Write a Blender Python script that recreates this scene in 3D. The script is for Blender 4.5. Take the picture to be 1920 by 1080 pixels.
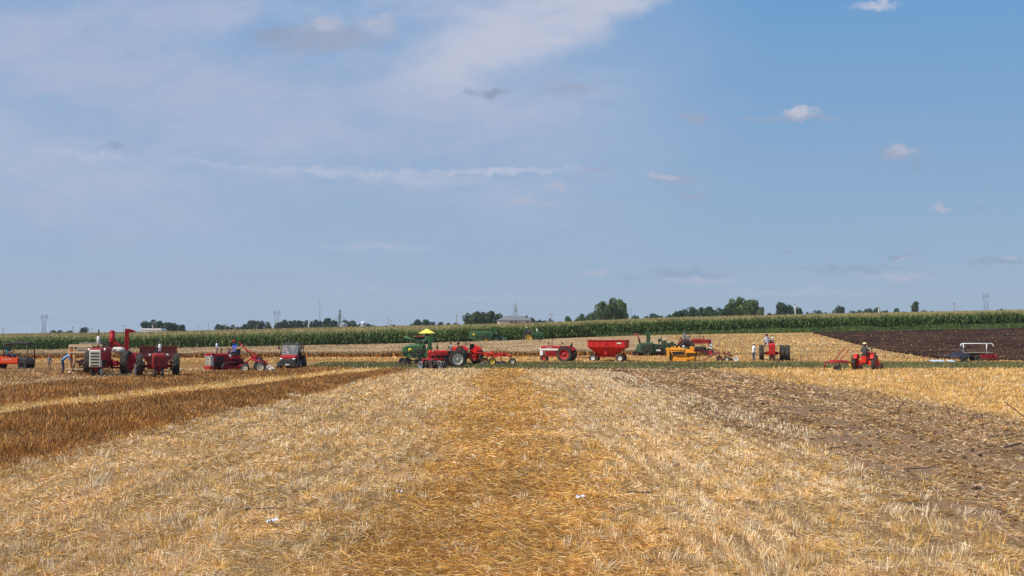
import bpy, math, random
import numpy as np
from mathutils import Vector, Matrix

random.seed(7)
rng = np.random.default_rng(11)
S = bpy.context.scene
for o in list(bpy.data.objects):
    bpy.data.objects.remove(o)
COL = S.collection
R = math.radians

# ------------------------------------------------------------------ camera
CAM_H = 2.3
F = 1844.0                       # focal length in pixels of a 1920 wide picture
PITCH = math.atan(94 / F)
cam_d = bpy.data.cameras.new("camera")
cam_d.sensor_width = 36
cam_d.lens = F / 1920 * 36
cam_d.clip_end = 12000
cam_d.clip_start = 0.1
cam = bpy.data.objects.new("camera", cam_d)
COL.objects.link(cam)
cam.location = (0, 0, CAM_H)
cam.rotation_euler = (math.pi / 2 + PITCH, 0, 0)
S.camera = cam

# ------------------------------------------------------------------ light
SUN_EL, SUN_AZ = R(52), R(-122)          # azimuth measured from +Y towards +X: the sun stands to the left, a little behind us
sun_dir = Vector((math.sin(SUN_AZ) * math.cos(SUN_EL), math.cos(SUN_AZ) * math.cos(SUN_EL), math.sin(SUN_EL)))
sd = bpy.data.lights.new("sun", "SUN")
sd.energy = 4.9
sd.angle = R(0.55)
sd.color = (1.0, 0.95, 0.87)
sun = bpy.data.objects.new("sun", sd)
COL.objects.link(sun)
sun.location = (-60, -30, 120)
sun.rotation_euler = (-sun_dir).to_track_quat('-Z', 'Y').to_euler()

world = bpy.data.worlds.new("World")
S.world = world
world.use_nodes = True
S.view_settings.view_transform = 'Standard'
S.view_settings.look = 'None'
S.view_settings.exposure = 0.0
S.view_settings.gamma = 1.0
S.render.engine = 'CYCLES'
S.cycles.max_bounces = 5
S.cycles.transparent_max_bounces = 8
S.cycles.volume_bounces = 0


def build_sky():
    nt = world.node_tree
    N, L = nt.nodes, nt.links
    N.clear()
    out = N.new("ShaderNodeOutputWorld")
    bg = N.new("ShaderNodeBackground")
    bg.inputs[1].default_value = 0.10
    L.new(bg.outputs[0], out.inputs[0])
    sky = N.new("ShaderNodeTexSky")
    sky.sky_type = 'NISHITA'
    sky.sun_disc = False
    sky.sun_elevation = SUN_EL
    sky.sun_rotation = SUN_AZ
    sky.altitude = 100
    sky.air_density = 1.0
    sky.dust_density = 0.6
    sky.ozone_density = 1.5
    tc = N.new("ShaderNodeTexCoord")
    sep = N.new("ShaderNodeSeparateXYZ")
    L.new(tc.outputs['Generated'], sep.inputs[0])

    def m(op, a, b=None, c=None, clamp=False):
        n = N.new("ShaderNodeMath")
        n.operation = op
        n.use_clamp = clamp
        for i, v in enumerate((a, b, c)):
            if v is None:
                continue
            if isinstance(v, (int, float)):
                n.inputs[i].default_value = v
            else:
                L.new(v, n.inputs[i])
        return n.outputs[0]

    def ramp(x, a, b, va=0.0, vb=1.0, smooth=True):
        n = N.new("ShaderNodeMapRange")
        n.interpolation_type = 'SMOOTHSTEP' if smooth else 'LINEAR'
        L.new(x, n.inputs[0])
        for i, v in zip((1, 2, 3, 4), (a, b, va, vb)):
            n.inputs[i].default_value = v
        return n.outputs[0]

    def mix(f, a, b):
        n = N.new("ShaderNodeMix")
        n.data_type = 'RGBA'
        if isinstance(f, (int, float)):
            n.inputs[0].default_value = f
        else:
            L.new(f, n.inputs[0])
        for i, v in ((6, a), (7, b)):
            if isinstance(v, tuple):
                n.inputs[i].default_value = (*v, 1)
            else:
                L.new(v, n.inputs[i])
        return n.outputs[2]

    # horizon-anchored direction of every part of the sky: U to the side, V upwards
    yy = m('MAXIMUM', sep.outputs[1], 0.05)
    U = m('DIVIDE', sep.outputs[0], yy)
    V = m('DIVIDE', sep.outputs[2], yy)
    uv = N.new("ShaderNodeCombineXYZ")
    L.new(U, uv.inputs[0])
    L.new(V, uv.inputs[1])

    def noise(scale, detail=6, rough=0.6, stretch=(1, 1, 1), dist=0.0, rot=0.0):
        mp = N.new("ShaderNodeMapping")
        mp.inputs['Scale'].default_value = stretch
        mp.inputs['Rotation'].default_value = (0, 0, rot)
        L.new(uv.outputs[0], mp.inputs[0])
        n = N.new("ShaderNodeTexNoise")
        n.inputs['Scale'].default_value = scale
        n.inputs['Detail'].default_value = detail
        n.inputs['Roughness'].default_value = rough
        n.inputs['Distortion'].default_value = dist
        L.new(mp.outputs[0], n.inputs['Vector'])
        return n
    # ragged uv
    def ragged(scale, amp):
        n = noise(scale, 5, 0.65)
        sub = N.new("ShaderNodeVectorMath")
        sub.operation = 'SUBTRACT'
        L.new(n.outputs['Color'], sub.inputs[0])
        sub.inputs[1].default_value = (0.5, 0.5, 0.5)
        sc = N.new("ShaderNodeVectorMath")
        sc.operation = 'SCALE'
        L.new(sub.outputs[0], sc.inputs[0])
        sc.inputs['Scale'].default_value = amp
        ad = N.new("ShaderNodeVectorMath")
        ad.operation = 'ADD'
        L.new(uv.outputs[0], ad.inputs[0])
        L.new(sc.outputs[0], ad.inputs[1])
        return ad.outputs[0]
    rag_big = ragged(5, 0.10)
    rag_small = ragged(45, 0.028)

    def blob(px, py, hw, hh, rot=0.0, inner=0.2, big=False):
        rg_ = rag_mid if big == 2 else rag_big if big else rag_small
        mp = N.new("ShaderNodeMapping")
        mp.vector_type = 'TEXTURE'
        mp.inputs['Location'].default_value = ((px - 960) / F, (634 - py) / F, 0)
        mp.inputs['Rotation'].default_value = (0, 0, R(rot))
        mp.inputs['Scale'].default_value = (hw / F, hh / F, 1)
        L.new(rg_, mp.inputs[0])
        flat = N.new("ShaderNodeVectorMath")
        flat.operation = 'MULTIPLY'
        L.new(mp.outputs[0], flat.inputs[0])
        flat.inputs[1].default_value = (1, 1, 0)
        ln = N.new("ShaderNodeVectorMath")
        ln.operation = 'LENGTH'
        L.new(flat.outputs[0], ln.inputs[0])
        return ramp(ln.outputs['Value'], inner, 1.0, 1.0, 0.0)

    c = sky.outputs[0]
    # measured clear-sky colour: a cleaner blue aloft, pale grey-blue over the fields
    grad = mix(ramp(V, 0.0, 0.36, 0, 1, False), (3.35, 4.45, 5.85), (1.45, 3.45, 6.35))
    c = mix(0.90, c, grad)
    # milky band low over the horizon
    c = mix(ramp(V, 0.0, 0.10, 0.35, 0.0), c, (3.6, 4.55, 5.8))
    # thin high veil over the left half
    veil_n = noise(2.2, 7, 0.62, (1.0, 2.6, 1), 0.35, 0.12)
    veil = ramp(veil_n.outputs[0], 0.36, 0.64)
    fine_n = noise(9, 8, 0.7, (1.0, 3.0, 1), 0.6, 0.2)
    fine = ramp(fine_n.outputs[0], 0.36, 0.68)
    side = ramp(U, -0.05, 0.30, 1.0, 0.05)
    up = ramp(V, 0.02, 0.20, 0.10, 1.0)
    f = m('MULTIPLY', m('MULTIPLY', side, up), m('MULTIPLY_ADD', veil, 0.60, 0.30))
    f = m('MULTIPLY', f, m('MULTIPLY_ADD', fine, 0.35, 0.75), clamp=True)
    VE = (4.45, 5.05, 6.7)
    c = mix(f, c, VE)
    WH, PK, GR, DK = (5.15, 5.5, 6.8), (4.7, 4.9, 6.0), (3.3, 3.85, 5.3), (2.8, 3.5, 4.9)
    rag_mid = ragged(14, 0.05)
    # bright streaks of cirrus
    for (px, py, hw, hh, rot, s, bg_) in ((300, 170, 480, 120, -4, .80, 1), (850, 190, 340, 95, -15, .85, 1), (620, 270, 330, 50, -6, .55, 1), (90, 90, 380, 120, 6, .80, 1), (300, 20, 300, 60, 4, .60, 1),
                                     (1000, 50, 330, 92, 23, 1.0, 2), (880, 70, 190, 80, 18, 0.55, 2), (1130, 5, 190, 36, 12, 0.7, 2), (60, 378, 150, 42, -18, 0.62, 1), (330, 395, 150, 30, -3, 0.42, 1)):
        b = blob(px, py, hw, hh, rot, 0.0 if bg_ == 1 else 0.35, bg_)
        c = mix(m('MULTIPLY', b, m('MULTIPLY_ADD', fine, s * 0.50, s * 0.62), clamp=True), c, WH if bg_ == 2 else (4.35, 4.85, 6.5))
    puff = ramp(noise(60, 6, 0.6, (1, 1.8, 1)).outputs[0], 0.30, 0.62)
    for (px, py, hw, hh, rot, s, k) in (
            (900, 319, 270, 10, 1, 0.75, WH), (640, 322, 260, 14, -3, 0.6, WH), (800, 340, 200, 16, 0, 0.4, WH), (700, 462, 180, 9, 0, 0.35, WH), (160, 290, 130, 12, -4, 0.5, WH), (420, 305, 130, 9, -5, 0.4, WH),
            (590, 66, 175, 36, 2, 1.0, GR), (500, 60, 60, 24, 0, 0.7, DK), (605, 38, 58, 24, 0, 0.75, PK), (708, 36, 50, 30, 0, 0.75, PK), (650, 62, 120, 16, 0, 0.5, GR),
            (210, 274, 50, 9, 0, 0.6, DK), (925, 168, 42, 14, 0, 0.9, DK), (885, 163, 22, 9, -20, 0.7, DK), (1065, 165, 78, 20, -4, 0.7, GR),
            (1655, 2, 62, 15, 0, 0.9, WH), (1508, 205, 48, 20, 0, 1.25, PK), (1510, 200, 30, 12, 0, 0.8, WH), (1500, 217, 120, 8, 0, 0.9, GR),
            (1305, 217, 48, 12, 0, 0.8, GR), (1410, 219, 40, 6, 0, 0.45, GR), (1690, 286, 66, 19, 0, 0.8, GR),
            (1700, 279, 38, 12, 0, 0.8, PK), (1722, 310, 26, 22, 0, 0.5, DK), (1258, 333, 62, 12, -2, 0.9, GR), (1245, 328, 44, 7, -2, 0.9, PK),
            (1120, 314, 50, 9, 5, 0.6, GR), (1045, 346, 36, 10, 0, 0.9, PK), (1297, 365, 28, 9, 0, 0.8, GR),
            (990, 381, 70, 12, 0, 0.6, PK), (1772, 385, 26, 10, 0, 0.9, PK), (1838, 386, 22, 6, 0, 0.5, DK),
            (1380, 417, 34, 6, 0, 0.45, DK), (1760, 426, 30, 6, 0, 0.45, GR), (1475, 471, 22, 6, 0, 0.5, DK),
            (1690, 478, 70, 10, 0, 0.7, DK), (1700, 482, 40, 6, 0, .6, PK), (1870, 489, 80, 11, 0, 0.7, DK), (1895, 484, 30, 6, 0, .7, PK), (1115, 511, 40, 8, 0, 0.7, PK),
            (1290, 512, 120, 12, 0, 0.6, DK), (1310, 525, 110, 9, 0, 0.6, PK), (1600, 505, 170, 12, 0, 0.55, DK), (1680, 520, 120, 9, 0, 0.55, PK), (1190, 520, 60, 7, 0, 0.35, DK),
            (1500, 548, 220, 9, 0, 0.35, WH), (620, 545, 260, 9, 0, 0.18, WH), (900, 560, 200, 8, 0, 0.3, WH), (235, 95, 26, 18, 0, 0.25, DK),
            (155, 48, 22, 14, 0, 0.25, DK)):
        b = blob(px, py, hw, hh, rot, 0.15)
        c = mix(m('MULTIPLY', b, m('MULTIPLY_ADD', puff, s * 0.65, s * 0.45), clamp=True), c, k)
    L.new(c, bg.inputs[0])


build_sky()

# ------------------------------------------------------------------ terrain
X165 = [-170, -86, -50, -19, 3.6, 21.5, 48, 86, 170]
Z165 = [-1.2, -0.25, 0.42, 1.25, 2.03, 2.75, 3.46, 4.25, 5.4]
X350 = [-400, -182, -106, -49, 7.6, 45, 103, 182, 400]
Z350 = [-1.0, 1.1, 2.1, 3.6, 4.65, 6.3, 7.6, 9.4, 12.0]


def terr(x, y):
    x = np.asarray(x, float)
    y = np.asarray(y, float)
    za = np.interp(x, X165, Z165)
    zb = np.interp(x, X350, Z350)
    t1 = np.clip((y - 90) / 75, 0, 1)
    # a soft start of the slope
    t1s = np.where(t1 < 0.08, t1 * t1 / 0.16, t1 - 0.04) / 0.96
    t2 = np.clip((y - 165) / 185, 0, 1)
    t2s = np.sin(t2 * math.pi / 2)
    z = za * t1s * (1 - t2s) + zb * t2s
    return z


def tz(x, y):
    return float(terr(x, y))


CR = Matrix.Rotation(math.pi / 2 + PITCH, 3, 'X')


def ray(px, py):
    return CR @ Vector((px - 960, 540 - py, -F))


def gp(px, py, tmax=420):
    """ground point seen at a photograph pixel"""
    d = ray(px, py)
    d = d / d.y
    prev = 2.0
    y = 2.0
    while y < tmax:
        if CAM_H + d.z * y < tz(d.x * y, y):
            lo, hi = prev, y
            for _ in range(30):
                mid = (lo + hi) / 2
                if CAM_H + d.z * mid < tz(d.x * mid, mid):
                    hi = mid
                else:
                    lo = mid
            return Vector((d.x * hi, hi, tz(d.x * hi, hi)))
        prev = y
        y += 0.5
    return Vector((d.x * tmax, tmax, tz(d.x * tmax, tmax)))


def at(px, py, Y):
    d = ray(px, py)
    d = d / d.y
    return Vector((d.x * Y, Y, CAM_H + d.z * Y))


# ------------------------------------------------------------------ materials
MATS = {}


def nodemat(name):
    m = bpy.data.materials.new(name)
    m.use_nodes = True
    nt = m.node_tree
    p = nt.nodes['Principled BSDF']
    return m, nt, p


def paint(name, col, rough=0.4, metal=0.0, dust=0.25, scale=3.0, dustcol=(0.30, 0.22, 0.14), spec=0.5):
    if name in MATS:
        return MATS[name]
    m, nt, p = nodemat(name)
    N, L = nt.nodes, nt.links
    tc = N.new("ShaderNodeTexCoord")
    n = N.new("ShaderNodeTexNoise")
    n.inputs['Scale'].default_value = scale
    n.inputs['Detail'].default_value = 8
    n.inputs['Roughness'].default_value = 0.7
    L.new(tc.outputs['Object'], n.inputs['Vector'])
    mr = N.new("ShaderNodeMapRange")
    mr.inputs[1].default_value = 0.40
    mr.inputs[2].default_value = 0.72
    mr.inputs[3].default_value = dust * 0.25
    mr.inputs[4].default_value = dust * 1.6
    L.new(n.outputs[0], mr.inputs[0])
    mx = N.new("ShaderNodeMix")
    mx.data_type = 'RGBA'
    sp = N.new("ShaderNodeSeparateXYZ")
    L.new(tc.outputs['Object'], sp.inputs[0])
    lowd = N.new("ShaderNodeMapRange")
    L.new(sp.outputs[2], lowd.inputs[0])
    for i_, v_ in zip((1, 2, 3, 4), (0.1, 1.0, min(0.30, dust * 4 + .02), 0.0)):
        lowd.inputs[i_].default_value = v_
    ml = N.new("ShaderNodeMath")
    ml.operation = 'MULTIPLY'
    L.new(lowd.outputs[0], ml.inputs[0])
    L.new(n.outputs[0], ml.inputs[1])
    ad = N.new("ShaderNodeMath")
    ad.operation = 'ADD'
    ad.use_clamp = True
    L.new(mr.outputs[0], ad.inputs[0])
    L.new(ml.outputs[0], ad.inputs[1])
    L.new(ad.outputs[0], mx.inputs[0])
    mx.inputs[6].default_value = (*col, 1)
    mx.inputs[7].default_value = (*dustcol, 1)
    L.new(mx.outputs[2], p.inputs['Base Color'])
    mr2 = N.new("ShaderNodeMapRange")
    mr2.inputs[3].default_value = rough
    mr2.inputs[4].default_value = min(1, rough + 0.35)
    L.new(n.outputs[0], mr2.inputs[0])
    L.new(mr2.outputs[0], p.inputs['Roughness'])
    p.inputs['Metallic'].default_value = metal
    p.inputs['Specular IOR Level'].default_value = spec
    MATS[name] = m
    return m


def glassy(name, col=(0.6, 0.68, 0.72), alpha=0.35):
    if name in MATS:
        return MATS[name]
    m, nt, p = nodemat(name)
    p.inputs['Base Color'].default_value = (*col, 1)
    p.inputs['Roughness'].default_value = 0.08
    p.inputs['Alpha'].default_value = alpha
    MATS[name] = m
    return m


RED = paint("red paint", (0.36, 0.006, 0.010), 0.42, dust=0.025, spec=0.35)
RED3 = paint("weathered red paint", (0.26, 0.012, 0.012), 0.55, dust=0.10, dustcol=(0.22, 0.10, 0.07), spec=0.3)
RED2 = paint("bright red paint", (0.55, 0.012, 0.006), 0.42, dust=0.02, spec=0.35)
ORED = paint("orange red paint", (0.60, 0.022, 0.006), 0.42, dust=0.02, spec=0.35)
ORANGE = paint("orange paint", (0.88, 0.075, 0.008), 0.42, dust=0.02, spec=0.35)
RUST = paint("faded red paint", (0.24, 0.035, 0.025), 0.6, dust=0.35, dustcol=(0.20, 0.10, 0.06))
GREEN = paint("green paint", (0.024, 0.095, 0.020), 0.42, dust=0.07, dustcol=(0.20, 0.20, 0.12))
DGREEN = paint("old dark green paint", (0.018, 0.050, 0.018), 0.5, dust=0.18, dustcol=(0.12, 0.11, 0.07))
OLDG = paint("weathered mid green paint", (0.020, 0.070, 0.020), 0.6, dust=0.2, dustcol=(0.10, 0.10, 0.06))
YELLOW = paint("yellow paint", (0.80, 0.52, 0.02), 0.4, dust=0.08)
CATY = paint("amber yellow paint", (0.82, 0.33, 0.008), 0.45, dust=0.04)
WHITE = paint("white paint", (0.78, 0.76, 0.72), 0.4, dust=0.08)
CREAM = paint("cream paint", (0.70, 0.64, 0.50), 0.45, dust=0.15)
SILVER = paint("bare silver pipe", (0.60, 0.61, 0.62), 0.35, 0.6, dust=0.08)
STEEL = paint("polished steel", (0.85, 0.87, 0.90), 0.35, 0.35, dust=0.0)
IRON = paint("dark iron", (0.035, 0.030, 0.028), 0.55, 0.2, dust=0.25, dustcol=(0.13, 0.09, 0.06))
BLACK = paint("black plastic", (0.013, 0.013, 0.015), 0.5, dust=0.10)
RUBBER = paint("tyre rubber", (0.020, 0.020, 0.022), 0.8, dust=0.40, scale=2.0, dustcol=(0.11, 0.085, 0.06), spec=0.25)
WOOD = paint("pale new timber", (0.66, 0.46, 0.25), 0.7, dust=0.15)
OLDWOOD = paint("grey weathered wood", (0.28, 0.23, 0.19), 0.85, dust=0.25)
BLUE = paint("dark blue paint", (0.010, 0.020, 0.060), 0.45, dust=0.12)
LAMPG = paint("lamp glass", (0.7, 0.7, 0.68), 0.15, 0.3, dust=0.0)
CANVAS = paint("yellow umbrella cloth", (0.80, 0.66, 0.10), 0.8, dust=0.03)
GLASS = glassy("scratched clear windscreen", (0.30, 0.34, 0.36), 0.28)
WALLC = paint("pale cladding", (0.70, 0.60, 0.52), 0.8, dust=0.05)
ROOFC = paint("grey shingle roof", (0.16, 0.16, 0.17), 0.85, dust=0.1, dustcol=(0.1, 0.1, 0.1))
PANE = paint("dark window glass", (0.03, 0.035, 0.04), 0.1, dust=0.0)
GALV = paint("galvanised steel", (0.46, 0.48, 0.50), 0.4, 0.5, dust=0.05)
PYLON = paint("weathered pylon steel", (0.20, 0.215, 0.23), 0.6, 0.2, dust=0.05)
BARK = paint("bark", (0.10, 0.07, 0.05), 0.95, dust=0.3, dustcol=(0.15, 0.12, 0.09))


def cloth(name, col):
    return paint(name, col, 0.9, dust=0.06, scale=6, spec=0.2)


SKIN = paint("skin", (0.50, 0.26, 0.17), 0.6, dust=0.0)
HAIR = paint("dark hair", (0.03, 0.02, 0.015), 0.7, dust=0.0)


def attr_mat(name, rough=0.75, var=0.12, spec=0.2, trans=0.0):
    """leaf, straw and stalk surfaces: each blade carries its own tone"""
    m, nt, p = nodemat(name)
    N, L = nt.nodes, nt.links
    a = N.new("ShaderNodeAttribute")
    a.attribute_name = "tone"
    L.new(a.outputs['Color'], p.inputs['Base Color'])
    p.inputs['Roughness'].default_value = rough
    p.inputs['Specular IOR Level'].default_value = spec
    if trans:
        tr = N.new("ShaderNodeBsdfTranslucent")
        L.new(a.outputs['Color'], tr.inputs[0])
        ms = N.new("ShaderNodeMixShader")
        ms.inputs[0].default_value = trans
        L.new(p.outputs[0], ms.inputs[1])
        L.new(tr.outputs[0], ms.inputs[2])
        L.new(ms.outputs[0], N['Material Output'].inputs[0])
    return m


STRAW = attr_mat("straw", 0.6, trans=0.12, spec=0.3)
LEAF = attr_mat("leaf", 0.6, trans=0.18, spec=0.25)


# ------------------------------------------------------------------ tagging
def tag(o, label=None, cat=None, group=None, kind=None):
    if label:
        o['label'] = label
    if cat:
        o['category'] = cat
    if group:
        o['group'] = group
    if kind:
        o['kind'] = kind
    return o


def empty(name, loc=(0, 0, 0), yaw=0.0, parent=None):
    o = bpy.data.objects.new(name, None)
    COL.objects.link(o)
    o.location = loc
    o.rotation_euler = (0, 0, yaw)
    o.empty_display_size = 0.2
    o.parent = parent
    return o


def thing(name, label, cat, loc, yaw=0.0, group=None, scale=1.0):
    o = empty(name, loc, yaw)
    o.scale = (scale,) * 3
    return tag(o, label, cat, group)


# ------------------------------------------------------------------ mesh builder
class MB:
    def __init__(s):
        s.v, s.f, s.sm = [], [], []

    def add(s, vs, fs, smooth=False):
        b = len(s.v)
        s.v += [tuple(v) for v in vs]
        s.f += [tuple(i + b for i in f) for f in fs]
        s.sm += [smooth] * len(fs)
        return s

    def box(s, c, d, rot=None, taper=1.0, ch=0.12):
        """box with chamfered vertical outline; taper shrinks its top"""
        hx, hy, hz = d[0] / 2, d[1] / 2, d[2] / 2
        k = min(hx, hy) * ch
        out = [(hx - k, hy), (-hx + k, hy), (-hx, hy - k), (-hx, -hy + k), (-hx + k, -hy), (hx - k, -hy), (hx, -hy + k), (hx, hy - k)]
        n = 8
        vs = [Vector((x, y, -hz)) for x, y in out] + [Vector((x * taper, y * taper, hz)) for x, y in out]
        if rot is not None:
            M = rot if isinstance(rot, Matrix) else Matrix.Rotation(rot, 3, 'Y')
            vs = [M @ v for v in vs]
        vs = [v + Vector(c) for v in vs]
        fs = [tuple(range(n))[::-1], tuple(range(n, 2 * n))] + [(i, (i + 1) % n, n + (i + 1) % n, n + i) for i in range(n)]
        # outline runs clockwise or not: keep outward faces by the order above
        return s.add(vs, fs)

    def prism(s, prof, y0, y1, inset=0.0):
        """profile in x,z extruded along y"""
        n = len(prof)
        cx = sum(p[0] for p in prof) / n
        cz = sum(p[1] for p in prof) / n
        vs = []
        for y, k in ((y0, 1 - inset), (y1, 1 - inset)) if not inset else ((y0, 1 - inset), (y0 + (y1 - y0) * .12, 1), (y1 - (y1 - y0) * .12, 1), (y1, 1 - inset)):
            vs += [(cx + (x - cx) * k, y, cz + (z - cz) * k) for x, z in prof]
        rings = len(vs) // n
        fs = [tuple(range(n)), tuple(range((rings - 1) * n, rings * n))[::-1]]
        for r in range(rings - 1):
            fs += [(r * n + i, (r + 1) * n + i, (r + 1) * n + (i + 1) % n, r * n + (i + 1) % n) for i in range(n)]
        return s.add(vs, fs)

    def tube(s, p0, p1, r, r2=None, n=8, caps=True):
        p0, p1 = Vector(p0), Vector(p1)
        r2 = r if r2 is None else r2
        d = (p1 - p0)
        if d.length < 1e-6:
            return s
        q = d.to_track_quat('Z', 'Y')
        vs = []
        for p, rr in ((p0, r), (p1, r2)):
            vs += [p + q @ Vector((math.cos(2 * math.pi * i / n) * rr, math.sin(2 * math.pi * i / n) * rr, 0)) for i in range(n)]
        s.add(vs, [(i, (i + 1) % n, n + (i + 1) % n, n + i) for i in range(n)], True)
        if caps:
            b = len(s.v) - 2 * n
            s.f += [tuple(b + i for i in range(n))[::-1], tuple(b + n + i for i in range(n))]
            s.sm += [False, False]
        return s

    def path(s, pts, r, n=8):
        for a, b in zip(pts[:-1], pts[1:]):
            s.tube(a, b, r, n=n)
        return s

    def lathe(s, prof, c=(0, 0, 0), axis='Y', n=24, smooth=True):
        """profile of (radius, position along the axis)"""
        c = Vector(c)
        vs = []
        for rr, h in prof:
            for i in range(n):
                a = 2 * math.pi * i / n
                u, w = math.cos(a) * rr, math.sin(a) * rr
                vs.append(c + (Vector((u, h, w)) if axis == 'Y' else Vector((h, u, w)) if axis == 'X' else Vector((u, w, h))))
        fs = []
        for k in range(len(prof) - 1):
            for i in range(n):
                fs.append((k * n + i, k * n + (i + 1) % n, (k + 1) * n + (i + 1) % n, (k + 1) * n + i))
        return s.add(vs, fs, smooth)

    def ball(s, c, r, n=12):
        r = (r, r, r) if isinstance(r, (int, float)) else r
        vs, fs = [], []
        m = max(4, n // 2)
        for k in range(m + 1):
            t = math.pi * k / m
            for i in range(n):
                a = 2 * math.pi * i / n
                vs.append((c[0] + r[0] * math.sin(t) * math.cos(a), c[1] + r[1] * math.sin(t) * math.sin(a), c[2] + r[2] * math.cos(t)))
        for k in range(m):
            for i in range(n):
                fs.append((k * n + i, k * n + (i + 1) % n, (k + 1) * n + (i + 1) % n, (k + 1) * n + i))
        return s.add(vs, fs, True)

    def quad(s, a, b, c, d):
        return s.add([a, b, c, d], [(0, 1, 2, 3)])

    def build(s, name, mat, parent=None, loc=(0, 0, 0), yaw=0.0):
        me = bpy.data.meshes.new(name)
        me.from_pydata([tuple(v) for v in s.v], [], s.f)
        me.polygons.foreach_set("use_smooth", s.sm)
        me.materials.append(mat)
        me.update()
        import bmesh
        bm = bmesh.new()
        bm.from_mesh(me)
        bmesh.ops.remove_doubles(bm, verts=bm.verts, dist=1e-5)
        bmesh.ops.recalc_face_normals(bm, faces=bm.faces)
        bm.to_mesh(me)
        bm.free()
        o = bpy.data.objects.new(name, me)
        COL.objects.link(o)
        o.parent = parent
        o.location = loc
        o.rotation_euler = (0, 0, yaw)
        return o


def copy_tree(o, parent=None):
    c = o.copy()
    COL.objects.link(c)
    c.parent = parent
    for ch in [x for x in bpy.data.objects if x.parent == o]:
        copy_tree(ch, c)
    return c


def text_mesh(s, size):
    cu = bpy.data.curves.new("letters", 'FONT')
    cu.body = s
    cu.size = size
    cu.extrude = 0.004
    cu.align_x = 'CENTER'
    cu.align_y = 'CENTER'
    t = bpy.data.objects.new("letters", cu)
    COL.objects.link(t)
    dg = bpy.context.evaluated_depsgraph_get()
    me = bpy.data.meshes.new_from_object(t.evaluated_get(dg))
    bpy.data.objects.remove(t)
    return me


def lettering(s, size, loc, rot, mat, parent):
    me = text_mesh(s, size)
    me.materials.clear()
    me.materials.append(mat)
    o = bpy.data.objects.new("lettering", me)
    COL.objects.link(o)
    o.parent = parent
    o.location = loc
    o.rotation_euler = rot
    return o


# ------------------------------------------------------------------ numpy blades
def grid_noise(x, y, scale, seed=0):
    """smooth value noise, 0..1"""
    x = np.asarray(x) / scale + 1000.0
    y = np.asarray(y) / scale + 1000.0
    xi, yi = np.floor(x).astype(np.int64), np.floor(y).astype(np.int64)
    fx, fy = x - xi, y - yi
    fx, fy = fx * fx * (3 - 2 * fx), fy * fy * (3 - 2 * fy)

    def h(a, b):
        n = (a * 374761393 + b * 668265263 + seed * 1442695041) & 0xffffffff
        n = ((n ^ (n >> 13)) * 1274126177) & 0xffffffff
        return ((n ^ (n >> 16)) & 0xffff) / 65535.0
    return (h(xi, yi) * (1 - fx) + h(xi + 1, yi) * fx) * (1 - fy) + (h(xi, yi + 1) * (1 - fx) + h(xi + 1, yi + 1) * fx) * fy


def blades_mesh(name, P, D, W, T, mat, tip=0.5, side=None):
    """P base points (N,3), D vectors to the tips (N,3), W widths (N), T tones (N,3): one narrow quad each"""
    n = len(P)
    if side is None:
        a = rng.uniform(0, 2 * math.pi, n)
        r = np.stack([np.cos(a), np.sin(a), np.zeros(n)], 1)
        side = np.cross(D, r)
        side /= np.linalg.norm(side, axis=1, keepdims=True) + 1e-9
    sw = side * (W / 2)[:, None]
    V = np.empty((n, 4, 3), np.float32)
    V[:, 0] = P - sw
    V[:, 1] = P + sw
    V[:, 2] = P + D + sw * tip
    V[:, 3] = P + D - sw * tip
    return quads_mesh(name, V, T, mat)


def quads_mesh(name, V, T, mat):
    n = len(V)
    me = bpy.data.meshes.new(name)
    me.vertices.add(n * 4)
    me.vertices.foreach_set("co", V.astype(np.float32).ravel())
    me.loops.add(n * 4)
    me.loops.foreach_set("vertex_index", np.arange(n * 4, dtype=np.int32))
    me.polygons.add(n)
    me.polygons.foreach_set("loop_start", np.arange(0, n * 4, 4, dtype=np.int32))
    me.polygons.foreach_set("loop_total", np.full(n, 4, dtype=np.int32))
    me.update(calc_edges=True)
    ca = me.attributes.new("tone", 'FLOAT_COLOR', 'POINT')
    C = np.ones((n, 4, 4), np.float32)
    C[:, :, :3] = T[:, None, :] if T.ndim == 2 else T
    ca.data.foreach_set("color", C.ravel())
    me.materials.append(mat)
    return me


def link(name, me, kind=None, parent=None, label=None, cat=None, group=None):
    o = bpy.data.objects.new(name, me)
    COL.objects.link(o)
    o.parent = parent
    tag(o, label, cat, group, kind)
    return o


def palette(cols, w, n):
    cols = np.array(cols)
    w = np.array(w, float)
    idx = rng.choice(len(cols), n, p=w / w.sum())
    t = cols[idx] * rng.triangular(0.40, 1.05, 1.45, (n, 1))
    return t * (1 + rng.normal(0, 0.04, (n, 3)))


#STRIPS
# rows run straight away from the camera, so the bands of the field are strips in X
def edge_wobble(y, seed):
    return (grid_noise(np.zeros_like(y), y, 6.0, seed) - 0.5) * 0.9 + (grid_noise(np.zeros_like(y) + 9, y, 1.7, seed) - 0.5) * 0.4


HEAD_Y = 73.5


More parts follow.
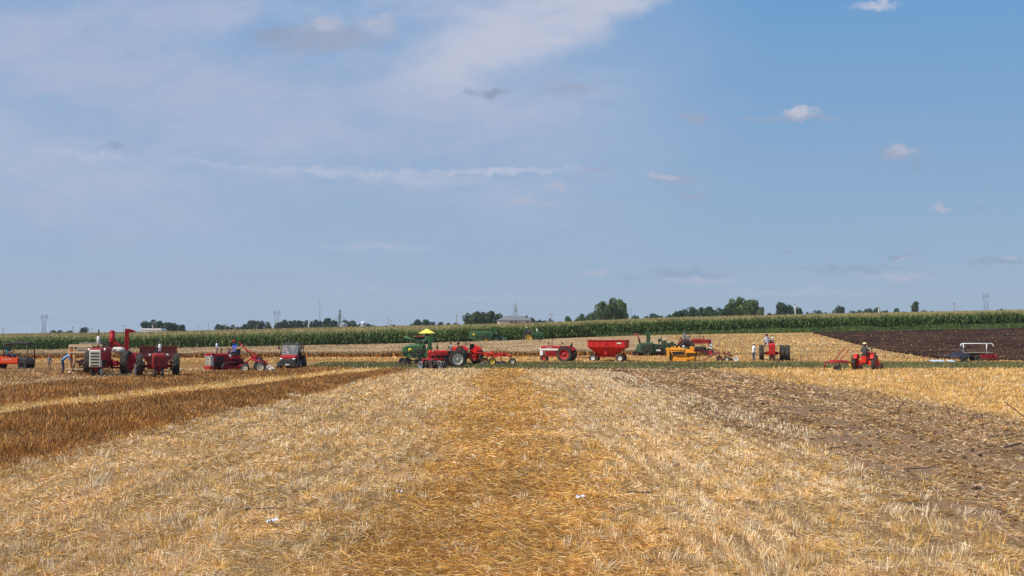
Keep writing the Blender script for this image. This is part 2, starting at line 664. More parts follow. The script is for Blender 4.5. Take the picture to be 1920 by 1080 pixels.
def ground_material():
    m, nt, p = nodemat("harvested wheat ground")
    N, L = nt.nodes, nt.links
    geo = N.new("ShaderNodeNewGeometry")
    sep = N.new("ShaderNodeSeparateXYZ")
    L.new(geo.outputs['Position'], sep.inputs[0])

    def noise(scale, detail=5, rough=0.6, stretch=(1, 1, 1)):
        mp = N.new("ShaderNodeMapping")
        mp.inputs['Scale'].default_value = stretch
        L.new(geo.outputs['Position'], mp.inputs[0])
        n = N.new("ShaderNodeTexNoise")
        n.inputs['Scale'].default_value = scale
        n.inputs['Detail'].default_value = detail
        n.inputs['Roughness'].default_value = rough
        L.new(mp.outputs[0], n.inputs['Vector'])
        return n.outputs[0]
    wob = noise(0.35, 4)
    a = N.new("ShaderNodeMath")
    a.operation = 'MULTIPLY_ADD'
    L.new(wob, a.inputs[0])
    a.inputs[1].default_value = 2.2
    L.new(sep.outputs[0], a.inputs[2])
    # left of the first edge the strips run askew: shift the coordinate there
    sk = N.new("ShaderNodeMath")
    sk.operation = 'MULTIPLY_ADD'
    L.new(sep.outputs[1], sk.inputs[0])
    sk.inputs[1].default_value = -0.155
    sk.inputs[2].default_value = 31 * 0.155
    lt = N.new("ShaderNodeMath")
    lt.operation = 'LESS_THAN'
    L.new(a.outputs[0], lt.inputs[0])
    lt.inputs[1].default_value = -7.9
    mu = N.new("ShaderNodeMath")
    mu.operation = 'MULTIPLY'
    L.new(sk.outputs[0], mu.inputs[0])
    L.new(lt.outputs[0], mu.inputs[1])
    a2 = N.new("ShaderNodeMath")
    a2.operation = 'ADD'
    L.new(a.outputs[0], a2.inputs[0])
    L.new(mu.outputs[0], a2.inputs[1])
    mr = N.new("ShaderNodeMapRange")
    L.new(a2.outputs[0], mr.inputs[0])
    mr.inputs[1].default_value = -38.9
    mr.inputs[2].default_value = 41.1
    cr = N.new("ShaderNodeValToRGB")
    L.new(mr.outputs[0], cr.inputs[0])
    LT, SW, BR, GO, SO = (0.34, 0.20, 0.085), (0.32, 0.165, 0.05), (0.30, 0.150, 0.045), (0.50, 0.33, 0.12), (0.27, 0.165, 0.092)  # strip browns kept dark: shade between the stalks is put into the colour
    stops = [(-40, BR), (-32, BR), (-30, LT), (-26.5, LT), (-25, BR), (-18.3, BR), (-17.3, GO), (-15, GO), (-14.2, BR), (-9.4, BR), (-7.6, LT),
             (-2.4, LT), (-1.2, SW), (0.5, SW), (1.6, LT), (5.2, LT), (6.2, SO), (14.0, SO), (16.0, GO), (40, GO)]
    els = cr.color_ramp.elements
    while len(els) > 1:
        els.remove(els[-1])
    els[0].position = 0
    els[0].color = (*stops[0][1], 1)
    for x, c in stops[1:]:
        e = els.new((x + 40) / 80)
        e.color = (*c, 1)
    base = cr.outputs[0]

    def mixc(f, a_, b_, mode='MIX'):
        n = N.new("ShaderNodeMix")
        n.data_type = 'RGBA'
        n.blend_type = mode
        if isinstance(f, float):
            n.inputs[0].default_value = f
        else:
            L.new(f, n.inputs[0])
        for i, v in ((6, a_), (7, b_)):
            if isinstance(v, tuple):
                n.inputs[i].default_value = (*v, 1)
            else:
                L.new(v, n.inputs[i])
        return n.outputs[2]

    def rg(x, lo, hi, a_=0.0, b_=1.0):
        n = N.new("ShaderNodeMapRange")
        L.new(x, n.inputs[0])
        for i, v in zip((1, 2, 3, 4), (lo, hi, a_, b_)):
            n.inputs[i].default_value = v
        return n.outputs[0]
    # patches where the soil shows through, drawn out along the rows
    soil = rg(noise(1.3, 6, 0.7, (1.6, 0.35, 1)), 0.50, 0.66, 0, 0.75)
    c = mixc(soil, base, (0.15, 0.085, 0.05))
    spec = rg(noise(22, 4, 0.8, (1, 0.6, 1)), 0.35, 0.65, 0.35, 1.45)
    vm = N.new("ShaderNodeVectorMath")
    vm.operation = 'SCALE'
    L.new(c, vm.inputs[0])
    L.new(spec, vm.inputs['Scale'])
    big = rg(noise(0.09, 4, 0.6, (1.5, 0.5, 1)), 0.3, 0.7, 0.85, 1.15)
    vm2 = N.new("ShaderNodeVectorMath")
    vm2.operation = 'SCALE'
    L.new(vm.outputs[0], vm2.inputs[0])
    L.new(big, vm2.inputs['Scale'])
    L.new(vm2.outputs[0], p.inputs['Base Color'])
    p.inputs['Roughness'].default_value = 0.95
    p.inputs['Specular IOR Level'].default_value = 0.1
    bump = N.new("ShaderNodeBump")
    bump.inputs['Strength'].default_value = 0.7
    bump.inputs['Distance'].default_value = 0.05
    L.new(noise(14, 6, 0.75), bump.inputs['Height'])
    L.new(bump.outputs[0], p.inputs['Normal'])
    return m


def mottled(name, cols, scale=1.0, stretch=(1, 1, 1), rot=0.0, bump=0.05, fine=12.0, rough=0.95):
    m, nt, p = nodemat(name)
    N, L = nt.nodes, nt.links
    geo = N.new("ShaderNodeNewGeometry")
    mp = N.new("ShaderNodeMapping")
    mp.vector_type = 'POINT'
    mp.inputs['Rotation'].default_value = (0, 0, rot)
    mp.inputs['Scale'].default_value = stretch
    L.new(geo.outputs['Position'], mp.inputs[0])
    n1 = N.new("ShaderNodeTexNoise")
    n1.inputs['Scale'].default_value = scale
    n1.inputs['Detail'].default_value = 8
    n1.inputs['Roughness'].default_value = 0.68
    L.new(mp.outputs[0], n1.inputs['Vector'])
    cr = N.new("ShaderNodeValToRGB")
    els = cr.color_ramp.elements
    els[0].position, els[1].position = 0.32, 0.70
    els[0].color, els[1].color = (*cols[0], 1), (*cols[-1], 1)
    for i, c in enumerate(cols[1:-1]):
        e = els.new(0.32 + 0.38 * (i + 1) / (len(cols) - 1))
        e.color = (*c, 1)
    L.new(n1.outputs[0], cr.inputs[0])
    n2 = N.new("ShaderNodeTexNoise")
    n2.inputs['Scale'].default_value = fine
    n2.inputs['Detail'].default_value = 5
    n2.inputs['Roughness'].default_value = 0.8
    L.new(geo.outputs['Position'], n2.inputs['Vector'])
    mr = N.new("ShaderNodeMapRange")
    mr.inputs[1].default_value, mr.inputs[2].default_value = 0.3, 0.7
    mr.inputs[3].default_value, mr.inputs[4].default_value = 0.65, 1.3
    L.new(n2.outputs[0], mr.inputs[0])
    vm = N.new("ShaderNodeVectorMath")
    vm.operation = 'SCALE'
    L.new(cr.outputs[0], vm.inputs[0])
    L.new(mr.outputs[0], vm.inputs['Scale'])
    L.new(vm.outputs[0], p.inputs['Base Color'])
    p.inputs['Roughness'].default_value = rough
    p.inputs['Specular IOR Level'].default_value = 0.15
    b = N.new("ShaderNodeBump")
    b.inputs['Strength'].default_value = 0.8
    b.inputs['Distance'].default_value = bump
    L.new(n2.outputs[0], b.inputs['Height'])
    L.new(b.outputs[0], p.inputs['Normal'])
    return m


def sheet(name, xs, ys, off=0.0, mat=None, kind='structure', zfun=None):
    """grid over ys (rows) and xs (function of y or list)"""
    rows = []
    for y in ys:
        xx = np.array(xs(y) if callable(xs) else xs, float)
        z = terr(xx, np.full_like(xx, y)) + off
        if zfun is not None:
            z = z + zfun(xx, np.full_like(xx, y))
        rows.append(np.stack([xx, np.full_like(xx, y), z], 1))
    nx = len(rows[0])
    V = np.concatenate(rows)
    fs = []
    for j in range(len(rows) - 1):
        for i in range(nx - 1):
            a = j * nx + i
            fs.append((a, a + 1, a + nx + 1, a + nx))
    me = bpy.data.meshes.new(name)
    me.from_pydata(V.tolist(), [], fs)
    me.polygons.foreach_set("use_smooth", [True] * len(fs))
    me.materials.append(mat)
    me.update()
    return link(name, me, kind)


def relief(x, y):
    # small hummocks of the field, gone beyond the near ground
    k = np.clip((88 - y) / 20, 0, 1)
    return ((grid_noise(x, y, 2.3, 3) - .5) * 0.05 + (grid_noise(x, y, 0.7, 4) - .5) * 0.04) * k


def build_ground():
    xs = np.concatenate([np.linspace(-3000, -420, 12), np.linspace(-380, -130, 16), np.linspace(-120, -34, 44),
                         np.linspace(-32, 32, 161), np.linspace(34, 120, 44), np.linspace(130, 380, 16), np.linspace(420, 3000, 12)])
    ys = np.concatenate([np.linspace(-60, 4, 10), np.linspace(5, 35, 121), np.linspace(36, 90, 91), np.linspace(91, 170, 60),
                         np.linspace(175, 360, 24), [450, 700, 1200, 2000, 4000]])
    sheet("ground", xs, ys, 0.0, ground_material(), zfun=relief)


build_ground()


def line_x(pts):
    """boundary through photograph pixels, as X for a given Y"""
    w = sorted([(g.y, g.x) for g in (gp(*p) for p in pts)])
    ys, xs = [a for a, b in w], [b for a, b in w]

    def fn(y):
        return float(np.interp(y, ys, xs))
    return fn


G_GRASS = mottled("worn grass", [(0.075, 0.085, 0.030), (0.12, 0.125, 0.042), (0.17, 0.155, 0.06), (0.26, 0.19, 0.08)], 0.30, (0.35, 1.4, 1))
G_SOIL = mottled("freshly turned black soil", [(0.011, 0.0045, 0.0025), (0.032, 0.012, 0.005), (0.062, 0.026, 0.011), (0.12, 0.058, 0.024)], 0.35, (0.25, 1.2, 1), R(12), 0.12, 5)
G_HILL = mottled("golden stubble on the slope", [(0.17, 0.11, 0.06), (0.32, 0.20, 0.09), (0.41, 0.265, 0.115), (0.46, 0.33, 0.17)], 0.16, (0.35, 1.1, 1), R(28), 0.06)
G_CUT = mottled("flattened straw between the grass and the standing wheat", [(0.30, 0.16, 0.055), (0.46, 0.26, 0.085), (0.50, 0.31, 0.12)], 0.2, (0.4, 1.8, 1))

# headland: golden cut straw, beyond the grass
sheet("straw_strip", np.linspace(-130, 130, 131), np.linspace(91.5, 168, 52), 0.020, G_HILL)
sheet("cut_straw_strip", lambda y: np.linspace(-130, 24, 78), np.linspace(90.5, 106, 16), 0.045, G_CUT)
gl = gp(575, 690).x
sheet("grass_strip", lambda y: np.linspace(gl + (y - 74) * -0.1, 130, 120), np.linspace(HEAD_Y, 92.0, 22), 0.03, G_GRASS)
sheet("grass_verge", lambda y: np.linspace(18 + (167 - y) * 4, 160, 120), np.linspace(158.8, 167, 8), 0.14,
      mottled("green verge below the corn", [(0.04, 0.070, 0.016), (0.07, 0.105, 0.025), (0.13, 0.14, 0.05)], 0.4))

plough_left = line_x([(1512, 622.5), (1560, 634), (1605, 646), (1650, 656), (1700, 665), (1745, 672), (1800, 675.5), (1900, 677)])


def plough_x(y):
    a = plough_left(y)
    return np.linspace(a, max(a + 5, 150), 90)


def furrows(x, y):
    k = np.sin((x * 0.28 + y) * 2 * math.pi / 1.1) * 0.05
    return k + (grid_noise(x, y, 0.8, 21) - .3) * 0.16


sheet("ploughed_field", plough_x, np.linspace(94.2, 157.8, 130), 0.10, G_SOIL, zfun=furrows)


# ------------------------------------------------------------------ straw, stubble, wheat, grass
def area_points(n, y0, y1, margin=1.18, power=1.0):
    """points seen by the camera between two depths; power > 0 favours the near side"""
    t = rng.uniform(0, 1, n)
    y = np.sqrt(y0 * y0 + t * (y1 * y1 - y0 * y0)) if power == 0 else y0 * (y1 / y0) ** t
    half = y * 960 / F * margin + 1.0
    x = rng.uniform(-1, 1, n) * half
    return x, y


C_PALE = (0.88, 0.70, 0.46)
C_STRAW = (0.76, 0.50, 0.20)
C_GOLD = (0.78, 0.46, 0.115)
C_ORANGE = (0.56, 0.27, 0.062)
C_BROWN = (0.40, 0.185, 0.050)
C_DARK = (0.10, 0.048, 0.022)
C_GREY = (0.46, 0.30, 0.165)


def skew(x, y):
    return x - 0.155 * (y - 31)


def zones(x, y):
    """which strip of the field a point lies in"""
    w = edge_wobble(y, 5) + (grid_noise(x, y, 0.8, 8) - .5) * 0.5
    xx = x + w + rng.normal(0, 0.36, len(x)) + (grid_noise(x * .4, y * .25, 1.0, 9) - .5) * .8
    z = np.zeros(len(x), int)
    for i, lim in enumerate((-1e3, -1e3, -1e3, -1e3, 0, -1.8, 1.15, 5.6, 15.0)):
        if i == 4:
            continue
        z += (xx > lim)
    z = np.where(z == 4, 5, z + 1)
    s = skew(xx, y) + rng.normal(0, 0.35, len(x))
    e = xx < -9.1 + (y - 20) * .03
    z = np.where(e, 4, z)
    z = np.where(e & (s < -14.6), 3, z)
    z = np.where(e & (s < -17.8), 2, z)
    z = np.where(e & (s < -25.5), 1, z)
    z = np.where(e & (s < -31), 0, z)
    return z   # 0 far weeds,1 gold,2 brown standing,3 gold,4 brown standing,5 light,6 swath,7 light rows,8 soil,9 gold


def tone_for(z, n):
    T = np.empty((n, 3))
    pal = {
        0: ([C_BROWN, C_GREY, C_STRAW], [3, 3, 3]), 1: ([C_STRAW, C_PALE, C_GREY], [4, 2, 3]), 2: ([C_BROWN, C_ORANGE, C_DARK], [6, 3, 1]),
        3: ([C_GOLD, C_PALE, C_STRAW], [5, 2, 4]), 4: ([C_BROWN, C_ORANGE, C_DARK], [6, 2, 1]), 5: ([C_PALE, C_STRAW, C_GREY, C_ORANGE, C_DARK, C_GOLD], [4.6, 6, 1, 1.8, .4, 3]),
        6: ([C_ORANGE, C_GOLD, C_BROWN, C_STRAW, C_PALE], [5.5, 5, 2, 3.5, 1]), 7: ([C_PALE, C_STRAW, C_GREY, C_ORANGE, C_DARK, C_GOLD], [5, 5, 1.2, 2, .4, 2.6]),
        8: ([C_GREY, C_PALE, C_BROWN, C_DARK, C_STRAW], [4, 2.2, 4.5, 1.6, 2.2]), 9: ([C_GOLD, C_STRAW, C_ORANGE, C_PALE, C_GREY], [3, 5, 1.6, 1, 1.5])}
    for k, (c, w) in pal.items():
        i = np.where(z == k)[0]
        if len(i):
            T[i] = palette(c, w, len(i))
    return T


ROW = 0.38


def patch(T, x, y, z):
    a = grid_noise(x * 1.3, y * .6, 1.1, 201)
    b = grid_noise(x, y, 0.33, 202)
    c = grid_noise(x * 1.2, y * .45, 3.2, 203)
    # faint drill rows and wheelings that run away from the camera
    rows = np.where((z == 5) | (z == 7) | (z == 8), np.sin(x * 2 * math.pi / ROW) * .10 + np.sin(x * 2 * math.pi / 1.55 + 1) * .08, 0) + np.where(z == 8, np.sin((x + (grid_noise(x * 0, y, 9, 77) - .5) * .8) * 2 * math.pi / 1.95 + math.pi) * .12 - .05, 0)
    T = T * (0.62 + 0.34 * a + 0.30 * b + 0.16 * c + rows)[:, None]
    k = np.clip((grid_noise(x * 1.1, y * .7, 0.9, 204) - .55) * 3, 0, 1)[:, None] * np.where((z == 5) | (z == 7), 0.35, 0.6)[:, None]
    T = T * (1 - k) + T * k * np.array([0.92, 0.82, 0.62])          # warmer, more orange patches
    return T



def bare(x, y, z):
    g = grid_noise(x * 1.0, y * 0.8, 0.5, 211) * .6 + grid_noise(x * 1.3, y * .5, 1.7, 212) * .5
    lim = np.where(z == 8, 0.66, np.where(z == 6, 0.86, 0.74))
    band = np.sin((x + (grid_noise(x * 0, y, 9, 77) - .5) * .8) * 2 * math.pi / 1.95)
    lim = lim + np.where(z == 8, band * 0.15 + 0.06, 0)
    return (g > lim) & (rng.uniform(0, 1, len(x)) < 0.88)


def build_tufts(count):
    """bunches of taller uncut stalks"""
    cx, cy = area_points(count, 8.6, 60)
    cz = zones(cx, cy)
    ok = (cz == 5) | (cz == 7) | ((cz == 6) & (rng.uniform(0, 1, count) < .3)) | (cz == 9)
    cx, cy = cx[ok], cy[ok]
    m = 26
    n = len(cx) * m
    gx, gy = np.repeat(cx, m), np.repeat(cy, m)
    x, y = gx + rng.normal(0, .055, n), gy + rng.normal(0, .05, n)
    ld = np.repeat(rng.normal(0, .30, (len(cx), 2)), m, 0)
    D = np.stack([ld[:, 0] + rng.normal(0, .20, n) + (x - gx) * 3, ld[:, 1] + rng.normal(0, .2, n), np.ones(n)], 1)
    D /= np.linalg.norm(D, axis=1, keepdims=True)
    D *= (np.repeat(rng.uniform(.10, .20, len(cx)), m) * rng.uniform(.6, 1.1, n))[:, None]
    P = np.stack([x, y, terr(x, y) + relief(x, y) - .01], 1)
    cc = np.array([C_PALE, C_GOLD, C_STRAW])[rng.choice(3, len(cx), p=[.4, .35, .25])]
    T = np.repeat(cc, m, 0) * rng.uniform(.75, 1.15, (n, 1))
    me = blades_mesh("straw_tufts", P, D, np.maximum(.0045, y * .0005) * rng.uniform(.7, 1.3, n), T, STRAW, .7)
    link("straw_tufts", me, 'stuff', label="bunches of taller pale stalks standing out of the near stubble", cat="straw")


def build_drill_rows():
    """clean pale rows left standing between the swath and the brown soil"""
    X, Y = [], []
    for row in np.arange(3.4, 7.4, ROW):
        y0, y1 = 24 + rng.uniform(-4, 3), 68
        k = int((y1 - y0) * 30)
        yy = rng.uniform(y0, y1, k)
        ok = grid_noise(yy * 0 + row * 7, yy, 1.4, 301) > 0.36
        yy = yy[ok]
        X.append(row + rng.normal(0, .035, len(yy)) + (grid_noise(yy * 0, yy, 7, 31) - .5) * 0.3)
        Y.append(yy)
    x, y = np.concatenate(X), np.concatenate(Y)
    n = len(x)
    D = np.stack([rng.normal(0, .25, n), rng.normal(0, .25, n), np.ones(n)], 1) * rng.uniform(.05, .12, n)[:, None]
    P = np.stack([x, y, terr(x, y) + relief(x, y)], 1)
    me = blades_mesh("drill_rows", P, D, y * .00050 * rng.uniform(.7, 1.3, n), palette([C_PALE, C_STRAW], [4, 1], n), STRAW, .8)
    link("drill_rows", me, 'stuff', label="pale stubble rows running straight away beside the brown soil band", cat="stubble")


def build_stubble(n):
    """standing cut stalks, in rows"""
    x, y = area_points(n, 8.6, 73.2)
    z = zones(x, y)
    rowed = ((z == 5) | (z == 7) | (z == 8) | (z == 3) | (z == 9) | (z == 1))
    snap = np.round(x / ROW) * ROW + rng.normal(0, 0.035, n) + (grid_noise(x * 0, y, 7, 31) - .5) * 0.3
    rw = rowed & (rng.uniform(0, 1, n) < np.where(z == 7, 0.88, 0.72))
    x = np.where(rw, snap, x)
    clump = grid_noise(x, y, 0.16, 40) * 0.55 + grid_noise(x, y, 0.9, 41) * 0.6
    clump2 = grid_noise(x * 2.4, y * 0.55, 2.4, 42)
    keep = clump + clump2 * 0.35 > np.where(z == 6, 0.92, np.where(z == 8, 0.86, 0.62)) + rng.normal(0, 0.07, n)
    keep &= (z != 2) & (z != 4) & ~bare(x, y, z)
    x, y, z = x[keep], y[keep], z[keep]
    n = len(x)
    h = rng.uniform(0.035, 0.12, n) * (0.7 + 0.7 * grid_noise(x, y, 1.3, 43))
    h *= np.where(z == 8, 0.7, 1.0) * np.where((z == 3) | (z == 9) | (z == 1), 1.25, 1.0)
    h *= 1 + np.clip((y - 20) / 90, 0, 0.5)
    lean = rng.normal(0, 0.35, (n, 2)) + np.stack([(grid_noise(x, y, 0.6, 44) - .5) * 1.2, (grid_noise(x, y, 0.6, 45) - .5) * 0.9], 1)
    D = np.stack([lean[:, 0], lean[:, 1], np.ones(n)], 1)
    D /= np.linalg.norm(D, axis=1, keepdims=True)
    D *= h[:, None]
    P = np.stack([x, y, terr(x, y) + relief(x, y) - 0.012], 1)
    W = np.maximum(0.0036, y * 0.00044) * rng.uniform(0.7, 1.4, n)
    T = tone_for(z, n)
    T = patch(T, x, y, z)
    pale = (rng.uniform(0, 1, n) < 0.3) & ((z == 5) | (z == 7))
    T[pale] = T[pale] * 0.4 + np.array(C_PALE) * 0.68
    me = blades_mesh("stubble", P, D, W, T, STRAW, 0.8)
    link("stubble", me, 'stuff', label="pale cut wheat stubble standing in rows across the near field", cat="stubble")


def build_straw(n):
    """loose straw lying in all directions"""
    x, y = area_points(n, 8.4, 73.4)
    z = zones(x, y)
    clump = grid_noise(x, y, 0.35, 60) * 0.6 + grid_noise(x * 1.8, y * 0.6, 1.6, 61) * 0.7
    keep = clump > np.where(z == 6, 0.30, np.where(z == 8, 0.50, np.where(z == 7, 0.58, 0.46))) + rng.normal(0, 0.08, n)
    keep &= (z != 2) & (z != 4) & ~bare(x, y, z)
    x, y, z = x[keep], y[keep], z[keep]
    n = len(x)
    a = rng.uniform(0, 2 * math.pi, n)
    ln = rng.triangular(0.025, 0.07, 0.19, n) * (1 + np.clip((y - 25) / 70, 0, 0.6))
    up = rng.normal(0.08, 0.22, n)
    D = np.stack([np.cos(a), np.sin(a), up], 1)
    D /= np.linalg.norm(D, axis=1, keepdims=True)
    D *= ln[:, None]
    lift = rng.uniform(0.0, 0.04, n) + np.where(z == 6, rng.uniform(0, 0.10, n) * grid_noise(x, y, 0.5, 62), 0)
    P = np.stack([x, y, terr(x, y) + relief(x, y) + lift + np.maximum(0, -D[:, 2]) * 0.9], 1)
    W = np.maximum(0.0036, y * 0.00040) * rng.uniform(0.7, 1.5, n)
    T = patch(tone_for(z, n), x, y, z)
    me = blades_mesh("loose_straw", P, D, W, T, STRAW, 0.9)
    link("loose_straw", me, 'stuff', label="loose golden straw lying over the near field, thickest in the middle swath", cat="straw")


def build_standing(name, label, x0, x1, y0, y1, h0, n, cols, w, seed, head=None, taper_y=None):
    t = rng.uniform(0, 1, n)
    y = y0 * (y1 / y0) ** t
    x = x0(y) + rng.uniform(0, 1, n) * (x1(y) - x0(y))
    x = x + edge_wobble(y, seed) * 0.8 + rng.normal(0, 0.35, n)
    # the edge thins out instead of ending like a wall
    din = np.minimum(x - x0(y), x1(y) - x)
    fade = np.clip(0.45 + din / 1.6, 0.25, 1)
    g = grid_noise(x, y, 1.1, seed + 1)
    h = h0 * (0.55 + 0.7 * g) * rng.uniform(0.45, 1.2, n) * fade
    if taper_y:
        h *= np.clip((taper_y - y) / 6, 0.3, 1)
    lean = rng.normal(0, 0.42, (n, 2)) + (np.stack([grid_noise(x, y, 1.5, seed + 2), grid_noise(x, y, 1.5, seed + 3)], 1) - .5) * 0.7
    D = np.stack([lean[:, 0], lean[:, 1], np.ones(n)], 1)
    D /= np.linalg.norm(D, axis=1, keepdims=True)
    D *= h[:, None]
    P = np.stack([x, y, terr(x, y) + relief(x, y)], 1)
    W = np.maximum(0.004, y * 0.00045) * rng.uniform(0.7, 1.4, n)
    T = palette(cols, w, n)
    T = T * (0.50 + 0.50 * g + 0.40 * grid_noise(x, y, 0.5, seed + 4))[:, None] * np.array([1.0, .94, .85])
    me = blades_mesh(name, P, D, W, T, STRAW, 0.8)
    if head is not None:
        pass
    return link(name, me, 'stuff', label=label, cat="wheat")


build_stubble(560000)
build_straw(600000)
build_tufts(2000)
build_drill_rows()
build_standing("standing_wheat", "dark brown standing wheat strip crossing the left side nearest the camera", lambda y: -14.6 + .155 * (y - 31), lambda y: -9.0 + (y - 20) * .03, 12, 73, 0.27, 190000,
               [C_BROWN, C_ORANGE, C_DARK, C_STRAW, C_GREY], [6, 4, 1.6, 0.9, 1], 70)
build_standing("standing_wheat", "brown standing wheat strip just in front of the red tractors at left", lambda y: -25.5 + .155 * (y - 31), lambda y: -17.8 + .155 * (y - 31), 22, 72, 0.27, 110000,
               [C_BROWN, C_ORANGE, C_GREY, C_STRAW, C_DARK], [6, 3, 1.4, 1, .8], 80)
build_standing("standing_wheat", "thin weedy wheat fringe around the wheels of the machines at far left", lambda y: -46 + 0 * y, lambda y: -29 + .155 * (y - 31), 48, 66, 0.30, 34000,
               [C_BROWN, C_GREY, C_STRAW], [3, 4, 2], 90)


def build_far_straw():
    """stalks that roughen the slope beyond the grass"""
    n = 80000
    t = rng.uniform(0, 1, n)
    y = 92 + t ** 1.3 * 66
    x = rng.uniform(-1, 1, n) * (y * 0.56)
    pl = np.interp(y, *zip(*[(yy, plough_left(yy)) for yy in np.linspace(92, 160, 40)]))
    onp = x > pl
    keep = np.where(onp, rng.uniform(0, 1, n) < 0.07, True) & ~((x < 21) & (y > 105) & (y < 150))
    x, y, onp = x[keep], y[keep], onp[keep]
    n = len(x)
    T = palette([C_GOLD, C_STRAW, C_ORANGE, C_GREY], [3, 4, 3, 2.5], n)
    st = grid_noise(x * 0.6 + y * 0.9, y * 0.25 - x * 0.15, 3.5, 50)
    T = T * (0.66 + 0.48 * st)[:, None]
    T[onp] = palette([C_GREY, C_BROWN, (0.12, .06, .03)], [2, 3, 4], int(onp.sum())) * .8
    D = np.stack([rng.normal(0, .5, n), rng.normal(0, .5, n), np.full(n, 1.0)], 1) * (rng.uniform(0.06, 0.16, n))[:, None]
    P = np.stack([x, y, terr(x, y) + 0.03 + np.where(onp, 0.10, 0)], 1)
    me = blades_mesh("straw_on_slope", P, D, y * 0.0007 * rng.uniform(.6, 1.4, n), T, STRAW, 0.8)
    link("straw_on_slope", me, 'stuff', label="golden stubble covering the slope below the corn", cat="stubble")


build_far_straw()


def build_grass():
    n = 60000
    y = rng.uniform(HEAD_Y - 0.3, 92.5, n)
    x = gl + (y - 74) * -0.1 + rng.uniform(-1.2, 1, n) ** 1 * 0 + rng.uniform(0, 1, n) * (60 - gl)
    g = grid_noise(x * 0.5, y, 2.2, 52)
    T = palette([(0.095, 0.115, 0.035), (0.16, 0.165, 0.055), (0.28, 0.22, 0.09), (0.44, 0.30, 0.13)], [4, 5, 3, 2], n) * (0.7 + 0.6 * g)[:, None]
    D = np.stack([rng.normal(0, .4, n), rng.normal(0, .4, n), np.ones(n)], 1) * rng.uniform(0.05, 0.14, n)[:, None]
    P = np.stack([x, y, terr(x, y) + 0.02], 1)
    me = blades_mesh("grass", P, D, y * 0.0007 * rng.uniform(.6, 1.4, n), T, LEAF, 0.5)
    link("grass", me, 'stuff', label="short worn green grass of the track in front of the machines", cat="grass")


build_grass()


def build_verge_grass():
    n = 26000
    x = rng.uniform(14, 118, n)
    y = rng.uniform(0, 1, n) ** .7 * 7.2 + 159.2 + np.clip((40 - x) * .2, 0, 5)
    ok = y < 166.8
    x, y = x[ok], y[ok]
    n = len(x)
    g = grid_noise(x, y, 2.4, 91)
    T = palette([(0.05, 0.088, 0.018), (0.085, 0.13, 0.03), (0.17, 0.18, 0.06)], [4, 4, 1.4], n) * (0.7 + .6 * g)[:, None]
    D = np.stack([rng.normal(0, .3, n), rng.normal(0, .3, n), np.ones(n)], 1) * (rng.uniform(.2, .62, n) * (.5 + .8 * g))[:, None]
    me = blades_mesh("verge_grass", np.stack([x, y, terr(x, y) + .1], 1), D, np.full(n, .10), T, LEAF, .4)
    link("verge_grass", me, 'stuff', label="tall green grass growing along the foot of the corn at right", cat="grass")


build_verge_grass()


def build_wheat_field():
    # a block of ripe standing wheat on the slope: dense stalks, pale heads; cut-edge stalks mix straw brown with painted front-face shade
    root = thing("wheat_field", "pale tan field of standing wheat between the machines and the corn", "wheat", (0, 0, 0))
    root['kind'] = 'stuff'
    y0, y1, h = 105.0, 146.0, 0.62

    def right(y):
        return 21.5 + (y - 105) * 0.02
    mat = mottled("ripe wheat canopy", [(0.30, 0.19, 0.09), (0.40, 0.265, 0.135), (0.45, 0.31, 0.17)], 0.25, (0.5, 1.2, 1), fine=6)
    o = sheet("canopy", lambda y: np.linspace(-125, right(y), 150), np.linspace(y0 + 0.5, y1, 50), h * 0.86, mat, None,
              zfun=lambda x, y: (grid_noise(x, y, 1.6, 33) - .5) * 0.10)
    o.parent = root
    n = 120000
    edge = rng.uniform(0, 1, n) < 0.45
    x = rng.uniform(-110, 1, n)
    x = rng.uniform(0, 1, n) * (21.5 + 100) - 100
    y = np.where(edge, y0 + rng.uniform(-0.3, 1.0, n) + (grid_noise(x, x * 0, 5, 66) - .5) * 0.8, y0 + rng.uniform(0, 1, n) ** 1.2 * (y1 - y0))
    g = grid_noise(x, y, 1.5, 67)
    hh = h * (0.8 + 0.3 * g) * rng.uniform(0.85, 1.12, n)
    base = terr(x, y)
    split = hh * 0.72
    # stalks only matter at the edge, heads everywhere
    D = np.stack([rng.normal(0, .10, n), rng.normal(0, .10, n), np.ones(n)], 1)
    e = np.where(edge)[0]
    T = palette([C_BROWN, C_ORANGE, C_DARK], [5, 3, 1], len(e))
    me = blades_mesh("stalks", np.stack([x[e], y[e], base[e]], 1), D[e] * split[e][:, None], np.full(len(e), 0.09) * rng.uniform(.6, 1.3, len(e)), T, STRAW, 1.0)
    link("stalks", me, 'stuff', root)
    T = palette([(0.40, 0.27, 0.14), (0.46, 0.32, 0.17), (0.31, 0.20, 0.10)], [4, 4, 2], n) * (0.85 + .3 * g)[:, None]
    hd = (hh - split) * np.where(edge, 1.0, 0.9)
    me = blades_mesh("wheat_heads", np.stack([x, y, base + split], 1) + D * 0, D * hd[:, None], y * 0.0008 * rng.uniform(.6, 1.3, n), T, STRAW, 0.6)
    link("wheat_heads", me, 'stuff', root)


build_wheat_field()


